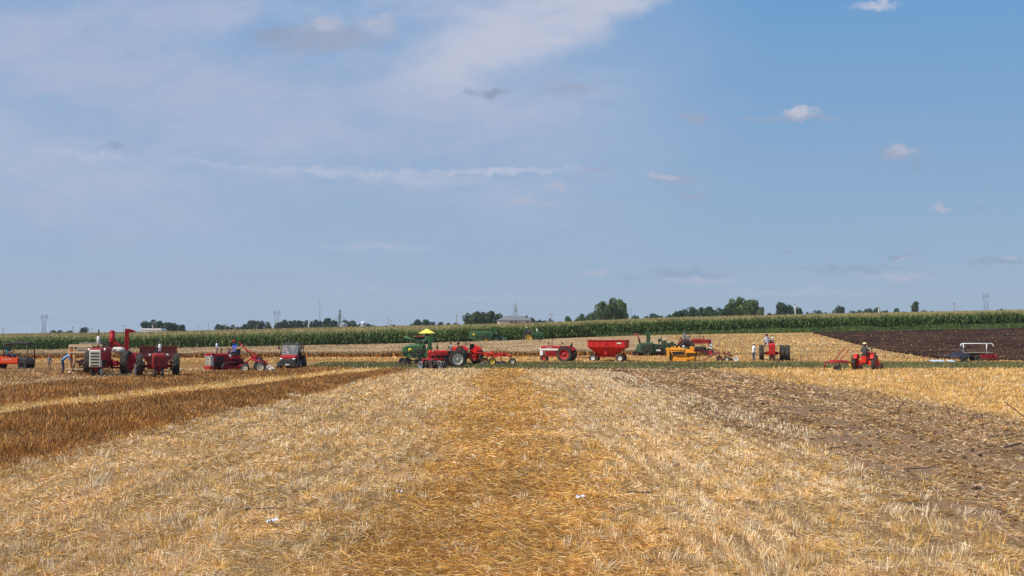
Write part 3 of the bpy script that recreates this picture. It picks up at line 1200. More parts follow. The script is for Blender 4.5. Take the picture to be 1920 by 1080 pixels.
def build_corn():
    root = thing("corn_field", "long green field of tall tasselled corn running across the whole view", "corn field", (0, 0, 0))
    root['kind'] = 'stuff'
    H = 2.55
    Y0 = 166.5
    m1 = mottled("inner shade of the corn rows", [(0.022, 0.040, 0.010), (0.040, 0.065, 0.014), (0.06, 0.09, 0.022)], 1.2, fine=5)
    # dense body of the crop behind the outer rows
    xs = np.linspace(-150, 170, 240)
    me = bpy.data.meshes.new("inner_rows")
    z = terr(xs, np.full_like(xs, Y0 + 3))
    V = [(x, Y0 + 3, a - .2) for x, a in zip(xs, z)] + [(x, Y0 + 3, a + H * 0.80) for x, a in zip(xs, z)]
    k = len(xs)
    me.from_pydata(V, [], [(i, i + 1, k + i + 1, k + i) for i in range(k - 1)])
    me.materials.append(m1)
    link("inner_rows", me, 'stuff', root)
    m2 = mottled("corn canopy with drying tassels", [(0.17, 0.14, 0.045), (0.28, 0.21, 0.085), (0.37, 0.26, 0.12)], 0.12, (0.4, 1, 1), fine=2.5)
    o = sheet("canopy", lambda y: np.linspace(-150 - (y - 169) * 1.1, 170 + (y - 169) * 1.1, 120), np.linspace(Y0 + 3, 372, 50), H * 0.80, m2, None,
              zfun=lambda x, y: (grid_noise(x, y, 3, 77) - .5) * 0.25)
    o.parent = root
    # outer rows: stalks and arching leaves
    rows = 5
    per = 1250
    bx, by = [], []
    for r in range(rows):
        x = np.linspace(-112, 118, per) + rng.normal(0, 0.06, per)
        bx.append(x)
        by.append(np.full(per, Y0 + r * 0.76) + rng.normal(0, 0.08, per))
    bx, by = np.concatenate(bx), np.concatenate(by)
    n = len(bx)
    hh = H * (0.82 + 0.14 * grid_noise(bx, by, 7, 12) + 0.10 * grid_noise(bx, by, 1.6, 13)) * rng.uniform(0.88, 1.08, n)
    bz = terr(bx, by)
    LV, LT = [], []
    greens = np.array([(0.042, 0.085, 0.016), (0.078, 0.135, 0.027), (0.13, 0.195, 0.048), (0.25, 0.28, 0.10)])
    for k in range(9):
        t = (k + rng.uniform(0, 1, n)) / 9 * 0.80 + 0.10
        a = rng.uniform(0, 2 * math.pi, n)
        ln = rng.uniform(0.45, 0.85, n) * (1.1 - 0.4 * np.abs(t - .5))
        st = np.stack([bx, by, bz + hh * t], 1)
        dx, dy = np.cos(a), np.sin(a)
        mid = st + np.stack([dx * ln * .45, dy * ln * .45, ln * rng.uniform(.35, .65, n)], 1)
        tip = st + np.stack([dx * ln * .95, dy * ln * .95, ln * rng.uniform(-.25, .35, n)], 1)
        sx = np.stack([-dy, dx, np.zeros(n)], 1) * (rng.uniform(.03, .055, n))[:, None]
        c = greens[rng.choice(4, n, p=[.25, .33, .27, .15])] * rng.uniform(.75, 1.25, (n, 1)) * (0.8 + 0.4 * grid_noise(bx, by, 6, 15))[:, None]
        LV.append(np.stack([st - sx, st + sx, mid + sx, mid - sx], 1))
        LT.append(c)
        LV.append(np.stack([mid - sx, mid + sx, tip + sx * .25, tip - sx * .25], 1))
        LT.append(c * 1.1)
    me = quads_mesh("leaves", np.concatenate(LV), np.concatenate(LT), LEAF)
    link("leaves", me, 'stuff', root)
    D = np.stack([rng.normal(0, .03, n), rng.normal(0, .03, n), np.ones(n)], 1) * (hh * 0.92)[:, None]
    me = blades_mesh("stalks", np.stack([bx, by, bz], 1), D, np.full(n, 0.05), palette([(0.07, 0.12, 0.03), (0.12, 0.15, 0.05)], [1, 1], n), LEAF, 0.7)
    link("stalks", me, 'stuff', root)
    # tassels over the whole field, sparser far back
    m = 110000
    t = rng.uniform(0, 1, m)
    ty = np.where(rng.uniform(0, 1, m) < 0.30, Y0 + rng.uniform(0, 5, m), Y0 + t ** 1.2 * 200)
    tx = rng.uniform(-1, 1, m) * (ty * 0.62)
    th = H * (0.90 + 0.12 * grid_noise(tx, ty, 4, 14))
    P = np.stack([tx, ty, terr(tx, ty) + th * 0.84], 1)
    D = np.stack([rng.normal(0, .25, m), rng.normal(0, .25, m), np.ones(m)], 1) * rng.uniform(.25, .46, m)[:, None]
    T = palette([(0.50, 0.36, 0.17), (0.38, 0.29, 0.11), (0.15, 0.18, 0.05)], [4, 3, 3.4], m)
    me = blades_mesh("tassels", P, D, ty * 0.00040 * rng.uniform(.6, 1.5, m), T, LEAF, 0.4)
    link("tassels", me, 'stuff', root)


build_corn()
#MACHINES
# ------------------------------------------------------------------ machine kit (x forward, y left, z up)
def rsec(x, w, z0, z1, r=0.12, k=5, y=0.0):
    """one cross-section of a sheet-metal hood: square foot, rounded shoulders"""
    p = [(x, y - w / 2, z0), (x, y - w / 2, z1 - r)]
    for i in range(1, k):
        a = math.pi / 2 * i / k
        p.append((x, y - w / 2 + r * (1 - math.cos(a)), z1 - r + r * math.sin(a)))
    p.append((x, y - w / 2 + r, z1))
    p.append((x, y + w / 2 - r, z1))
    for i in range(1, k):
        a = math.pi / 2 * (1 - i / k)
        p.append((x, y + w / 2 - r * (1 - math.cos(a)), z1 - r + r * math.sin(a)))
    p.append((x, y + w / 2, z1 - r))
    p.append((x, y + w / 2, z0))
    return p


def loft(mb, secs, smooth=False):
    n = len(secs[0])
    vs = [v for s in secs for v in s]
    fs = [tuple(range(n)), tuple(range((len(secs) - 1) * n, len(secs) * n))[::-1]]
    for r in range(len(secs) - 1):
        fs += [(r * n + i, (r + 1) * n + i, (r + 1) * n + (i + 1) % n, r * n + (i + 1) % n) for i in range(n)]
    return mb.add(vs, fs, smooth)


def hood(parts, r=0.12):
    mb = MB()
    return loft(mb, [rsec(x, w, z0, z1, r) for x, w, z0, z1 in parts])


def wheel(parent, c, Rr, w, rim_mat, side=1, lugs=16, rim=0.62, name='wheel'):
    """wheel > tyre, rim"""
    e = empty(name, c, 0, parent)
    t = MB()
    h = w / 2
    t.lathe([(rim * Rr, -h * .75), (rim * Rr * 1.08, -h * .92), (.80 * Rr, -h), (.92 * Rr, -h * .92), (.965 * Rr, -h * .6), (.975 * Rr, 0), (.965 * Rr, h * .6),
             (.92 * Rr, h * .92), (.80 * Rr, h), (rim * Rr * 1.08, h * .92), (rim * Rr, h * .75)], n=32)
    if lugs:
        for s in (-1, 1):
            for i in range(lugs):
                a0 = 2 * math.pi * (i + (0.25 if s > 0 else -0.25)) / lugs
                sk = 0.30
                vs = []
                for yy, aa, r0, r1 in ((s * h * .02, a0 + sk, .955, 1.0), (s * h * .98, a0, .86, .985)):
                    for rr in (r0, r1):
                        for da in (-.055, .055):
                            q = aa + da
                            vs.append((math.cos(q) * Rr * rr, yy, math.sin(q) * Rr * rr))
                t.add(vs, [(0, 1, 3, 2), (4, 6, 7, 5), (0, 4, 5, 1), (2, 3, 7, 6), (0, 2, 6, 4), (1, 5, 7, 3)])
    else:
        for k in (-.5, 0, .5):
            t.lathe([(.965 * Rr, h * k - h * .12), (Rr, h * k - h * .08), (Rr, h * k + h * .08), (.965 * Rr, h * k + h * .12)], n=28)
    t.build('tyre', RUBBER, e)
    m = MB()
    s = side
    m.lathe([(rim * Rr * 1.04, s * h * .90), (rim * Rr * 1.0, s * h * .95), (rim * Rr * .93, s * h * .80), (rim * Rr * .86, s * h * .35), (rim * Rr * .5, s * h * .18),
             (rim * Rr * .34, s * h * .34), (rim * Rr * .22, s * h * .40), (rim * Rr * .20, s * h * .75), (0.001, s * h * .78)], n=28)
    m.lathe([(rim * Rr, -s * h * .75), (rim * Rr * .9, -s * h * .6), (rim * Rr * .84, s * h * .1)], n=28)
    for i in range(8):
        a = 2 * math.pi * i / 8
        m.tube((math.cos(a) * rim * Rr * .42, s * h * .2, math.sin(a) * rim * Rr * .42), (math.cos(a) * rim * Rr * .42, s * h * .42, math.sin(a) * rim * Rr * .42), .02 * Rr, n=6)
    m.build('rim', rim_mat, e)
    return e


def ring(mb, c, Rr, r, normal, n=20, k=6):
    q = Vector(normal).to_track_quat('Z', 'Y')
    vs, fs = [], []
    for i in range(n):
        a = 2 * math.pi * i / n
        for j in range(k):
            b = 2 * math.pi * j / k
            vs.append(Vector(c) + q @ Vector(((Rr + r * math.cos(b)) * math.cos(a), (Rr + r * math.cos(b)) * math.sin(a), r * math.sin(b))))
    for i in range(n):
        for j in range(k):
            fs.append((i * k + j, ((i + 1) % n) * k + j, ((i + 1) % n) * k + (j + 1) % k, i * k + (j + 1) % k))
    mb.add(vs, fs, True)


def steering(parent, c, lean=0.55, Rr=0.21, foot=(0.75, 0, 1.1)):
    m = MB()
    nrm = Vector((-math.sin(lean), 0, math.cos(lean)))
    ring(m, c, Rr, 0.022, nrm)
    q = nrm.to_track_quat('Z', 'Y')
    for i in range(3):
        a = 2 * math.pi * i / 3
        m.tube(c, Vector(c) + q @ Vector((math.cos(a) * Rr, math.sin(a) * Rr, 0)), 0.012, n=6)
    m.tube(c, foot, 0.024, n=8)
    return m.build('steering_wheel', BLACK, parent)


def seat(parent, c, mat, back=True):
    m = MB()
    loft(m, [[(c[0] - .22, c[1] - .20, c[2] - .02), (c[0] - .22, c[1] - .20, c[2] + .09), (c[0] - .22, c[1] + .20, c[2] + .09), (c[0] - .22, c[1] + .20, c[2] - .02)],
             [(c[0], c[1] - .24, c[2] - .04), (c[0], c[1] - .24, c[2] + .04), (c[0], c[1] + .24, c[2] + .04), (c[0], c[1] + .24, c[2] - .04)],
             [(c[0] + .22, c[1] - .18, c[2] - .04), (c[0] + .22, c[1] - .18, c[2] + .05), (c[0] + .22, c[1] + .18, c[2] + .05), (c[0] + .22, c[1] + .18, c[2] - .04)]])
    if back:
        m.box((c[0] - .26, c[1], c[2] + .24), (.08, .44, .36), -0.15)
    m.tube((c[0], c[1], c[2] - .04), (c[0] - .05, c[1], c[2] - .35), .045)
    return m.build('seat', mat, parent)


def fender(parent, c, Rr, w, a0, a1, mat, y):
    m = MB()
    prof = []
    n = 10
    for i in range(n + 1):
        a = R(a0 + (a1 - a0) * i / n)
        prof.append((c[0] + math.cos(a) * Rr, c[2] + math.sin(a) * Rr))
    inner = [(c[0] + (x - c[0]) * .955, c[2] + (z - c[2]) * .955) for x, z in prof][::-1]
    full = prof + inner
    nn = len(full)
    vs = [(x, y - w / 2, z) for x, z in full] + [(x, y + w / 2, z) for x, z in full]
    fs = [(i, nn + i, nn + (i + 1) % nn, (i + 1) % nn) for i in range(nn)]
    for i in range(n):
        fs += [(i, i + 1, nn - 2 - i, nn - 1 - i), (nn + i, nn + nn - 1 - i, nn + nn - 2 - i, nn + i + 1)]
    m.add(vs, fs)
    # side plate towards the driver
    ys = y - w / 2 * (1 if y > 0 else -1)
    m.add([(x, ys, z) for x, z in prof] + [(c[0], ys, c[2] + .25 * Rr)], [tuple(range(len(prof) + 1))])
    return m.build('fender', mat, parent)


def lights(parent, spots, mat=LAMPG, r=0.085, body=BLACK):
    for (x, y, z, d) in spots:
        m = MB()
        m.lathe([(0.001, -d * .10), (r * .7, -d * .08), (r, d * .0), (r, d * .02)], (x, y, z), axis='X', n=14)
        h = m.build('headlight', body, parent)
        g = MB()
        g.lathe([(r * .93, d * .012), (r * .6, d * .035), (0.001, d * .045)], (x, y, z), axis='X', n=14)
        g.build('lens', mat, h)


def exhaust(parent, x, y, z0, z1, mat=IRON, r=0.05, muff=None, mmat=None, cap=True):
    m = MB()
    m.tube((x, y, z0), (x, y, z1), r * .62, n=10)
    if cap:
        m.box((x - .04, y, z1 + .035), (.14, .10, .015), 0.5)
    e = m.build('exhaust_pipe', mat, parent)
    if muff:
        g = MB()
        g.lathe([(r * .6, muff[0]), (r * 1.5, muff[0] + .04), (r * 1.6, muff[1] - .05), (r * .6, muff[1])], (x, y, 0), axis='Z', n=14)
        g.build('muffler', mmat or mat, e)
    return e


def local(loc, yaw, p, sc=1.0):
    c, s = math.cos(yaw), math.sin(yaw)
    return Vector((loc[0] + (p[0] * c - p[1] * s) * sc, loc[1] + (p[0] * s + p[1] * c) * sc, loc[2] + p[2] * sc))


def tractor(label, loc, yaw, body=RED, Rr=0.76, w=0.40, track=1.75, wb=2.25, front='narrow', fr=0.34, hoodw=0.50, hz=(1.02, 1.50), grille='plain', gmat=None,
            rim=CREAM, frim=None, side_mat=None, nose=0.30, duals=False, fend='red', muff=(1.62, 2.1), muffmat=None, lamp=True, taper=0.94, ex=1.45, group=None, sx=-0.05, dual_side=(1,),
            text=None, name='tractor', stack=2.25, bodylow=None, scale=1.0, seatback=True, low=None):
    t = thing(name, label, 'tractor', loc, yaw, group, scale)
    low = low or body
    z0, z1 = hz
    x1 = wb + nose
    hood([(0.62, hoodw * .95, z0 + .05, z1 * .98), (0.95, hoodw, z0, z1), (x1 - .35, hoodw, z0, z1 * taper + (1 - taper) * z0), (x1 - .08, hoodw * .98, z0 - .02, (z1 * taper + (1 - taper) * z0) - .01),
          (x1, hoodw * .90, z0 + .0, (z1 * taper + (1 - taper) * z0) - .06)]).build('hood', body, t)
    zt = z1 * taper + (1 - taper) * z0
    # radiator shell and grille
    gb = 0.62 if grille != 'plain' else 0.70
    g = MB()
    loft(g, [rsec(x1 - .28, hoodw * .96, gb, zt - .08, .05), rsec(x1 - .02, hoodw * .96, gb, zt - .08, .06), rsec(x1 + .03, hoodw * .86, gb + .03, zt - .14, .06)])
    if grille == 'bars':
        gr = g.build('grille', gmat or CREAM, t)
        b = MB()
        for i in range(5):
            zz = gb + .10 + i * (zt - gb - .28) / 4.6
            b.box((x1 + .025, 0, zz), (.05, hoodw * .70, .075), ch=.3)
        b.build('grille_opening', BLACK, gr)
    elif grille == 'white':
        gr = g.build('grille', gmat or WHITE, t)
        b = MB()
        b.box((x1 + .03, 0, (gb + zt) / 2 - .04), (.03, hoodw * .5, (zt - gb) * .62))
        b.build('grille_opening', BLACK, gr)
    else:
        gr = g.build('grille', low, t)
        b = MB()
        for s in (-1, 1):
            for i in range(7):
                b.box((x1 + .03, s * hoodw * .2, gb + .10 + i * (zt - gb - .3) / 6.5), (.02, hoodw * .30, .03))
        b.build('grille_opening', paint("shadowy red grille mesh", (0.10, 0.006, 0.006), .7, dust=.1), gr)
    if side_mat:
        for s in (-1, 1):
            m = MB()
            m.box(((x1 + .7) / 2, s * (hoodw / 2 + .004), z0 + .12), (x1 - .75, .012, .16))
            m.build('side_panel', side_mat, t)
            if text:
                lettering(text, .15, ((x1 + .75) / 2, s * (hoodw / 2 + .012), z0 + .27), (math.pi / 2, 0, 0 if s < 0 else math.pi), WHITE, t)
    # engine, side pipes and rail
    e = MB()
    e.box((1.55, 0, .84), (1.10, .34, .40))
    e.box((1.55, .2, .93), (.85, .10, .14))
    e.box((1.4, -.2, .85), (.35, .12, .2))
    for k in range(4):
        e.tube((1.2 + k * .22, .12, 1.02), (1.2 + k * .22, .26, .92), .035)
    e.tube((1.9, -.2, .8), (1.9, -.2, 1.0), .07)
    e.tube((2.02, -.15, .86), (2.02, .15, .86), .12)
    e.build('engine', bodylow or IRON, t)
    m = MB()
    m.box((.28, 0, .80), (1.35, .36, .46))
    m.box((1.25, 0, .60), (1.8, .26, .16))
    m.tube((0, -track / 2 - .05, Rr), (0, track / 2 + .05, Rr), .085, n=12)
    m.box((0, .38, Rr), (.34, .34, .34))
    m.box((0, -.38, Rr), (.34, .34, .34))
    m.box((.78, 0, 1.16), (.30, .34, .34), taper=.85)
    m.build('chassis', low, t)
    m = MB()
    m.box((-.55, 0, .48), (.75, .10, .05))
    m.box((-.32, .14, .62), (.08, .05, .4))
    m.box((-.32, -.14, .62), (.08, .05, .4))
    m.build('drawbar', IRON, t)
    for s in (1, -1):
        wheel(t, (0, s * track / 2, Rr), Rr, w, rim, s)
        if duals and s in dual_side:
            wheel(t, (0, s * (track / 2 + w * 1.06), Rr), Rr, w, rim, s)
    frim = frim or rim
    if front == 'narrow':
        m = MB()
        m.box((wb, 0, .60), (.34, .30, .34))
        m.tube((wb, 0, .5), (wb, 0, .30), .07)
        m.tube((wb, -.2, fr), (wb, .2, fr), .04)
        m.build('front_axle', low, t)
        for s in (1, -1):
            wheel(t, (wb, s * .19, fr), fr, .15, frim, s, 0, .55)
    else:
        m = MB()
        m.box((wb, 0, .56), (.16, 1.25, .11))
        for s in (1, -1):
            m.tube((wb, s * .60, .60), (wb, s * .62, fr), .05)
            m.tube((wb, s * .62, fr), (wb, s * .70, fr), .04)
        m.box((wb, 0, .62), (.3, .3, .2))
        m.build('front_axle', low, t)
        for s in (1, -1):
            wheel(t, (wb, s * .74, fr), fr, .17, frim, s, 0, .55)
    if fend:
        fm = body if fend == 'red' else fend
        for s in (1, -1):
            fender(t, (0, 0, Rr), Rr + .07, w * .8, 35, 150, fm, s * (track / 2 - w * .35))
    seat(t, (sx - .15, 0, z1 - .20), BLACK, seatback)
    steering(t, (.42, 0, z1 + .22), .55, foot=(.80, 0, z1 - .15))
    exhaust(t, ex, 0.06, z1 - .08, stack, IRON, .055, muff, muffmat)
    m = MB()
    m.tube((1.85, -.06, z1 - .08), (1.85, -.06, z1 + .22), .035)
    m.ball((1.85, -.06, z1 + .25), (.075, .075, .06))
    m.build('air_cleaner_cap', IRON, t)
    if lamp:
        lights(t, [(x1 - .35, s * (hoodw / 2 + .12), z1 * .93, 1) for s in (1, -1)])
    return t


def disc_blade(mb, c, r, yaw=0.3, n=18):
    """concave steel disc standing on its edge"""
    c = Vector(c)
    ax = Vector((math.sin(yaw), math.cos(yaw), 0))
    q = ax.to_track_quat('Z', 'X')
    vs = []
    prof = [(.001, 0), (r * .4, .02), (r * .8, .06), (r, .10), (r * .8, .075), (r * .4, .035), (.001, .015)]
    for rr, h in prof:
        for i in range(n):
            a = 2 * math.pi * i / n
            vs.append(c + q @ Vector((math.cos(a) * rr, math.sin(a) * rr, h)))
    fs = []
    for k in range(len(prof) - 1):
        for i in range(n):
            fs.append((k * n + i, k * n + (i + 1) % n, (k + 1) * n + (i + 1) % n, (k + 1) * n + i))
    mb.add(vs, fs, True)


def share(mb, c, L=0.5):
    """mouldboard: a twisted curved plate"""
    c = Vector(c)
    n, k = 7, 5
    vs = []
    for i in range(n):
        t = i / (n - 1)
        for j in range(k):
            u = j / (k - 1)
            vs.append(c + Vector((L * (.5 - t), .08 * t * t - .34 * u + .10 * math.sin(t * 3), .02 + .26 * u * (0.45 + .75 * math.sin(t * 2.6)))))
    b = [v + Vector((0, .02, -.01)) for v in vs]
    fs = []
    for i in range(n - 1):
        for j in range(k - 1):
            a = i * k + j
            fs.append((a, a + 1, a + k + 1, a + k))
            fs.append((n * k + a, n * k + a + k, n * k + a + k + 1, n * k + a + 1))
    mb.add(vs + b, fs, True)


# ------------------------------------------------------------------ people
def person(label, loc, yaw, pose, shirt, trousers, hat=None, hatkind='cap', scale=1.0, sleeves='short', shoes=None, skin=SKIN, glance=0.0):
    J, E = {}, []

    def j(name, p, r, tagname):
        J[name] = (Vector(p), r, tagname)
    if pose == 'stand':
        P = dict(pelvis=(0, 0, .95), waist=(0, 0, 1.12), chest=(.0, 0, 1.33), neck=(.01, 0, 1.50), head=(.03, 0, 1.63), top=(.02, 0, 1.70))
        legs = [((0, .09, .90), (.03, .11, .49), (0, .12, .09), (.13, .13, .05))]
        arms = [((0, .18, 1.40), (-.02, .25, 1.13), (.12, .25, .92), (.17, .24, .85))]
    elif pose == 'reach':
        P = dict(pelvis=(0, 0, .95), waist=(0, 0, 1.12), chest=(.02, 0, 1.33), neck=(.03, 0, 1.50), head=(.06, 0, 1.63), top=(.05, 0, 1.70))
        legs = [((0, .09, .90), (.03, .11, .49), (0, .12, .09), (.13, .13, .05))]
        arms = [((0.02, .18, 1.40), (.18, .24, 1.22), (.42, .18, 1.28), (.50, .17, 1.30))]
    elif pose == 'bend':
        P = dict(pelvis=(0, 0, .90), waist=(.12, 0, 1.04), chest=(.30, 0, 1.20), neck=(.44, 0, 1.32), head=(.55, 0, 1.40), top=(.60, 0, 1.45))
        legs = [((0, .09, .86), (.08, .11, .47), (-.02, .12, .09), (.11, .13, .05))]
        arms = [((.36, .17, 1.22), (.44, .22, .96), (.56, .18, .76), (.60, .17, .68))]
    else:
        P = dict(pelvis=(0, 0, .0), waist=(-.02, 0, .17), chest=(.0, 0, .38), neck=(.03, 0, .55), head=(.07, 0, .68), top=(.06, 0, .75))
        legs = [((.06, .09, .0), (.44, .16, .05), (.52, .17, -.36), (.66, .18, -.40))]
        arms = [((0, .18, .44), (.10, .26, .20), (.34, .20, .24), (.42, .18, .27))]
    rad = dict(pelvis=.145, waist=.135, chest=.155, neck=.055, head=.098, top=.075)
    tg = dict(pelvis='t', waist='s', chest='s', neck='k', head='k', top='k')
    for k_ in P:
        j(k_, P[k_], rad[k_], tg[k_])
    E += [('pelvis', 'waist', 's'), ('waist', 'chest', 's'), ('chest', 'neck', 's'), ('neck', 'head', 'k'), ('head', 'top', 'k')]
    for s, sd_ in ((1, 'l'), (-1, 'r')):
        hp, kn, an, to = [(p[0], p[1] * s, p[2]) for p in legs[0]]
        sh, el, wr, ha = [(p[0], p[1] * s, p[2]) for p in arms[0]]
        for nme, p, r in (('hip', hp, .092), ('knee', kn, .062), ('ankle', an, .045), ('toe', to, .042)):
            j(nme + sd_, p, r, 't')
        for nme, p, r in (('sh', sh, .068), ('el', el, .045), ('wr', wr, .030), ('ha', ha, .036)):
            j(nme + sd_, p, r, 's')
        E += [('pelvis', 'hip' + sd_, 't'), ('hip' + sd_, 'knee' + sd_, 't'), ('knee' + sd_, 'ankle' + sd_, 't'), ('ankle' + sd_, 'toe' + sd_, 'f'),
              ('chest', 'sh' + sd_, 's'), ('sh' + sd_, 'el' + sd_, 's' if sleeves != 'none' else 'k'), ('el' + sd_, 'wr' + sd_, 's' if sleeves == 'long' else 'k'), ('wr' + sd_, 'ha' + sd_, 'k')]
        d = (Vector(ha) - Vector(wr)).normalized()
        side = Vector((0, 0, 1)).cross(d)
        if side.length < .3:
            side = Vector((1, 0, 0))
        side.normalize()
        nrm = d.cross(side)
        for q, (off, L) in enumerate(((-.030, .070), (-.010, .082), (.011, .078), (.030, .060))):
            a = Vector(ha) + side * off + d * .030
            b = a + d * L * .5 - nrm * .006
            c = b + (d * .8 - nrm * .5).normalized() * L * .5
            j('f%d%s' % (q, sd_), a, .011, 'k')
            j('g%d%s' % (q, sd_), b, .009, 'k')
            j('h%d%s' % (q, sd_), c, .008, 'k')
            E += [('ha' + sd_, 'f%d%s' % (q, sd_), 'k'), ('f%d%s' % (q, sd_), 'g%d%s' % (q, sd_), 'k'), ('g%d%s' % (q, sd_), 'h%d%s' % (q, sd_), 'k')]
        a = Vector(ha) - side * s * .040 + d * .0
        j('tm' + sd_, a, .013, 'k')
        j('tn' + sd_, a + (d * .8 - side * s * .5) * .04, .010, 'k')
        E += [('ha' + sd_, 'tm' + sd_, 'k'), ('tm' + sd_, 'tn' + sd_, 'k')]
    names = list(J)
    idx = {n: i for i, n in enumerate(names)}
    me = bpy.data.meshes.new("person")
    me.from_pydata([J[n][0][:] for n in names], [(idx[a], idx[b]) for a, b, _ in E], [])
    o = bpy.data.objects.new("person_tmp", me)
    COL.objects.link(o)
    md = o.modifiers.new("s", 'SKIN')
    md.use_smooth_shade = True
    sv = me.skin_vertices[0].data if me.skin_vertices else None
    if sv is None:
        bpy.context.view_layer.objects.active = o
        me.update()
    sv = me.skin_vertices[0].data
    for n in names:
        r = J[n][1]
        rr = (r, r)
        if n in ('chest', 'waist', 'pelvis'):
            rr = (r * 1.05, r * .78)
        sv[idx[n]].radius = rr
        sv[idx[n]].use_root = (n == 'pelvis')
    o.modifiers.new("u", 'SUBSURF').levels = 1
    dg = bpy.context.evaluated_depsgraph_get()
    ev = bpy.data.meshes.new_from_object(o.evaluated_get(dg))
    bpy.data.objects.remove(o)
    ev.materials.clear()
    for mm in (skin, shirt, trousers, shoes or BLACK):
        ev.materials.append(mm)
    segs = [(J[a][0], J[b][0], {'k': 0, 's': 1, 't': 2, 'f': 3}[t_], (J[a][1] + J[b][1]) / 2) for a, b, t_ in E]
    for p in ev.polygons:
        c = p.center
        best, bi = 1e9, 0
        for a, b, mi, r in segs:
            ab = b - a
            tt = max(0, min(1, (c - a).dot(ab) / max(ab.length_squared, 1e-9)))
            dd = (c - (a + ab * tt)).length - r
            if dd < best:
                best, bi = dd, mi
        p.material_index = bi
        p.use_smooth = True
    body = bpy.data.objects.new("person", ev)
    COL.objects.link(body)
    body.location = loc
    body.rotation_euler = (0, 0, yaw)
    body.scale = (scale,) * 3
    tag(body, label, 'person')
    hc = J['head'][0]
    # face: nose, ears, eyes, mouth
    for s in (1, -1):
        m = MB()
        m.ball(hc + Vector((.088, s * .034, .02)), .013, 8)
        m.build('eye', HAIR, body)
        m = MB()
        m.ball(hc + Vector((.0, s * .098, 0)), (.022, .012, .032), 8)
        m.build('ear', skin, body)
    m = MB()
    m.box(hc + Vector((.092, 0, -.055)), (.02, .045, .010))
    m.build('mouth', RUST, body)
    m = MB()
    m.ball(hc + Vector((.100, 0, -.015)), (.022, .014, .024), 8)
    m.build('nose', skin, body)
    m = MB()
    # hair cap at the back and sides
    m.ball(hc + Vector((-.022, 0, .028)), (.098, .101, .098), 14)
    m.build('hair', HAIR, body)
    if hat:
        m = MB()
        z = .055
        if hatkind == 'cap':
            m.lathe([(.112, z), (.115, z + .03), (.095, z + .085), (.05, z + .11), (.001, z + .115)], hc, 'Z', 16)
            m.lathe([(.108, z), (.001, z)], hc, 'Z', 16)
            m.box(hc + Vector((.145, 0, z + .005)), (.12, .15, .016), .15, ch=.6)
        else:
            m.lathe([(.108, z), (.21, z - .015), (.22, z - .005), (.112, z + .018), (.108, z + .09), (.07, z + .12), (.001, z + .105)], hc, 'Z', 20)
            m.lathe([(.108, z), (.001, z)], hc, 'Z', 16)
        m.build('hat', hat, body)
    return body


def on(loc, yaw, p, sc=1.0):
    return local(loc, yaw, p, sc)


SHIRTS = dict(teal=cloth("teal cloth", (0.02, 0.22, 0.27)), grey=cloth("grey cloth", (0.25, 0.25, 0.26)), blue=cloth("light blue cloth", (0.22, 0.36, 0.56)), hiviz=cloth("orange cloth", (0.90, 0.13, 0.02)),
              royal=cloth("royal blue cloth", (0.03, 0.10, 0.55)), navy=cloth("navy cloth", (0.015, 0.025, 0.07)), slate=cloth("slate blue cloth", (0.12, 0.18, 0.26)), white=cloth("white cloth", (0.75, 0.75, 0.74)),
              charcoal=cloth("charcoal cloth", (0.045, 0.045, 0.055)), pink=cloth("pink cloth", (0.65, 0.30, 0.28)), jeans=cloth("denim", (0.045, 0.07, 0.13)), tan=cloth("tan cloth", (0.35, 0.26, 0.16)), check=cloth("pale checked cloth", (0.50, 0.48, 0.52)))
HATS = dict(orange=cloth("orange hat cloth", (0.85, 0.16, 0.03)), straw=cloth("straw hat weave", (0.72, 0.56, 0.30)), dark=cloth("dark cap cloth", (0.02, 0.03, 0.05)), redcap=cloth("red cap cloth", (0.35, 0.03, 0.04)), white=cloth("white cap cloth", (0.75, 0.74, 0.7)))

# ============================================================ the machines, left to right
def heading(px0, py0, px1, py1):
    a, b = gp(px0, py0), gp(px1, py1)
    return a, math.atan2(b.y - a.y, b.x - a.x)


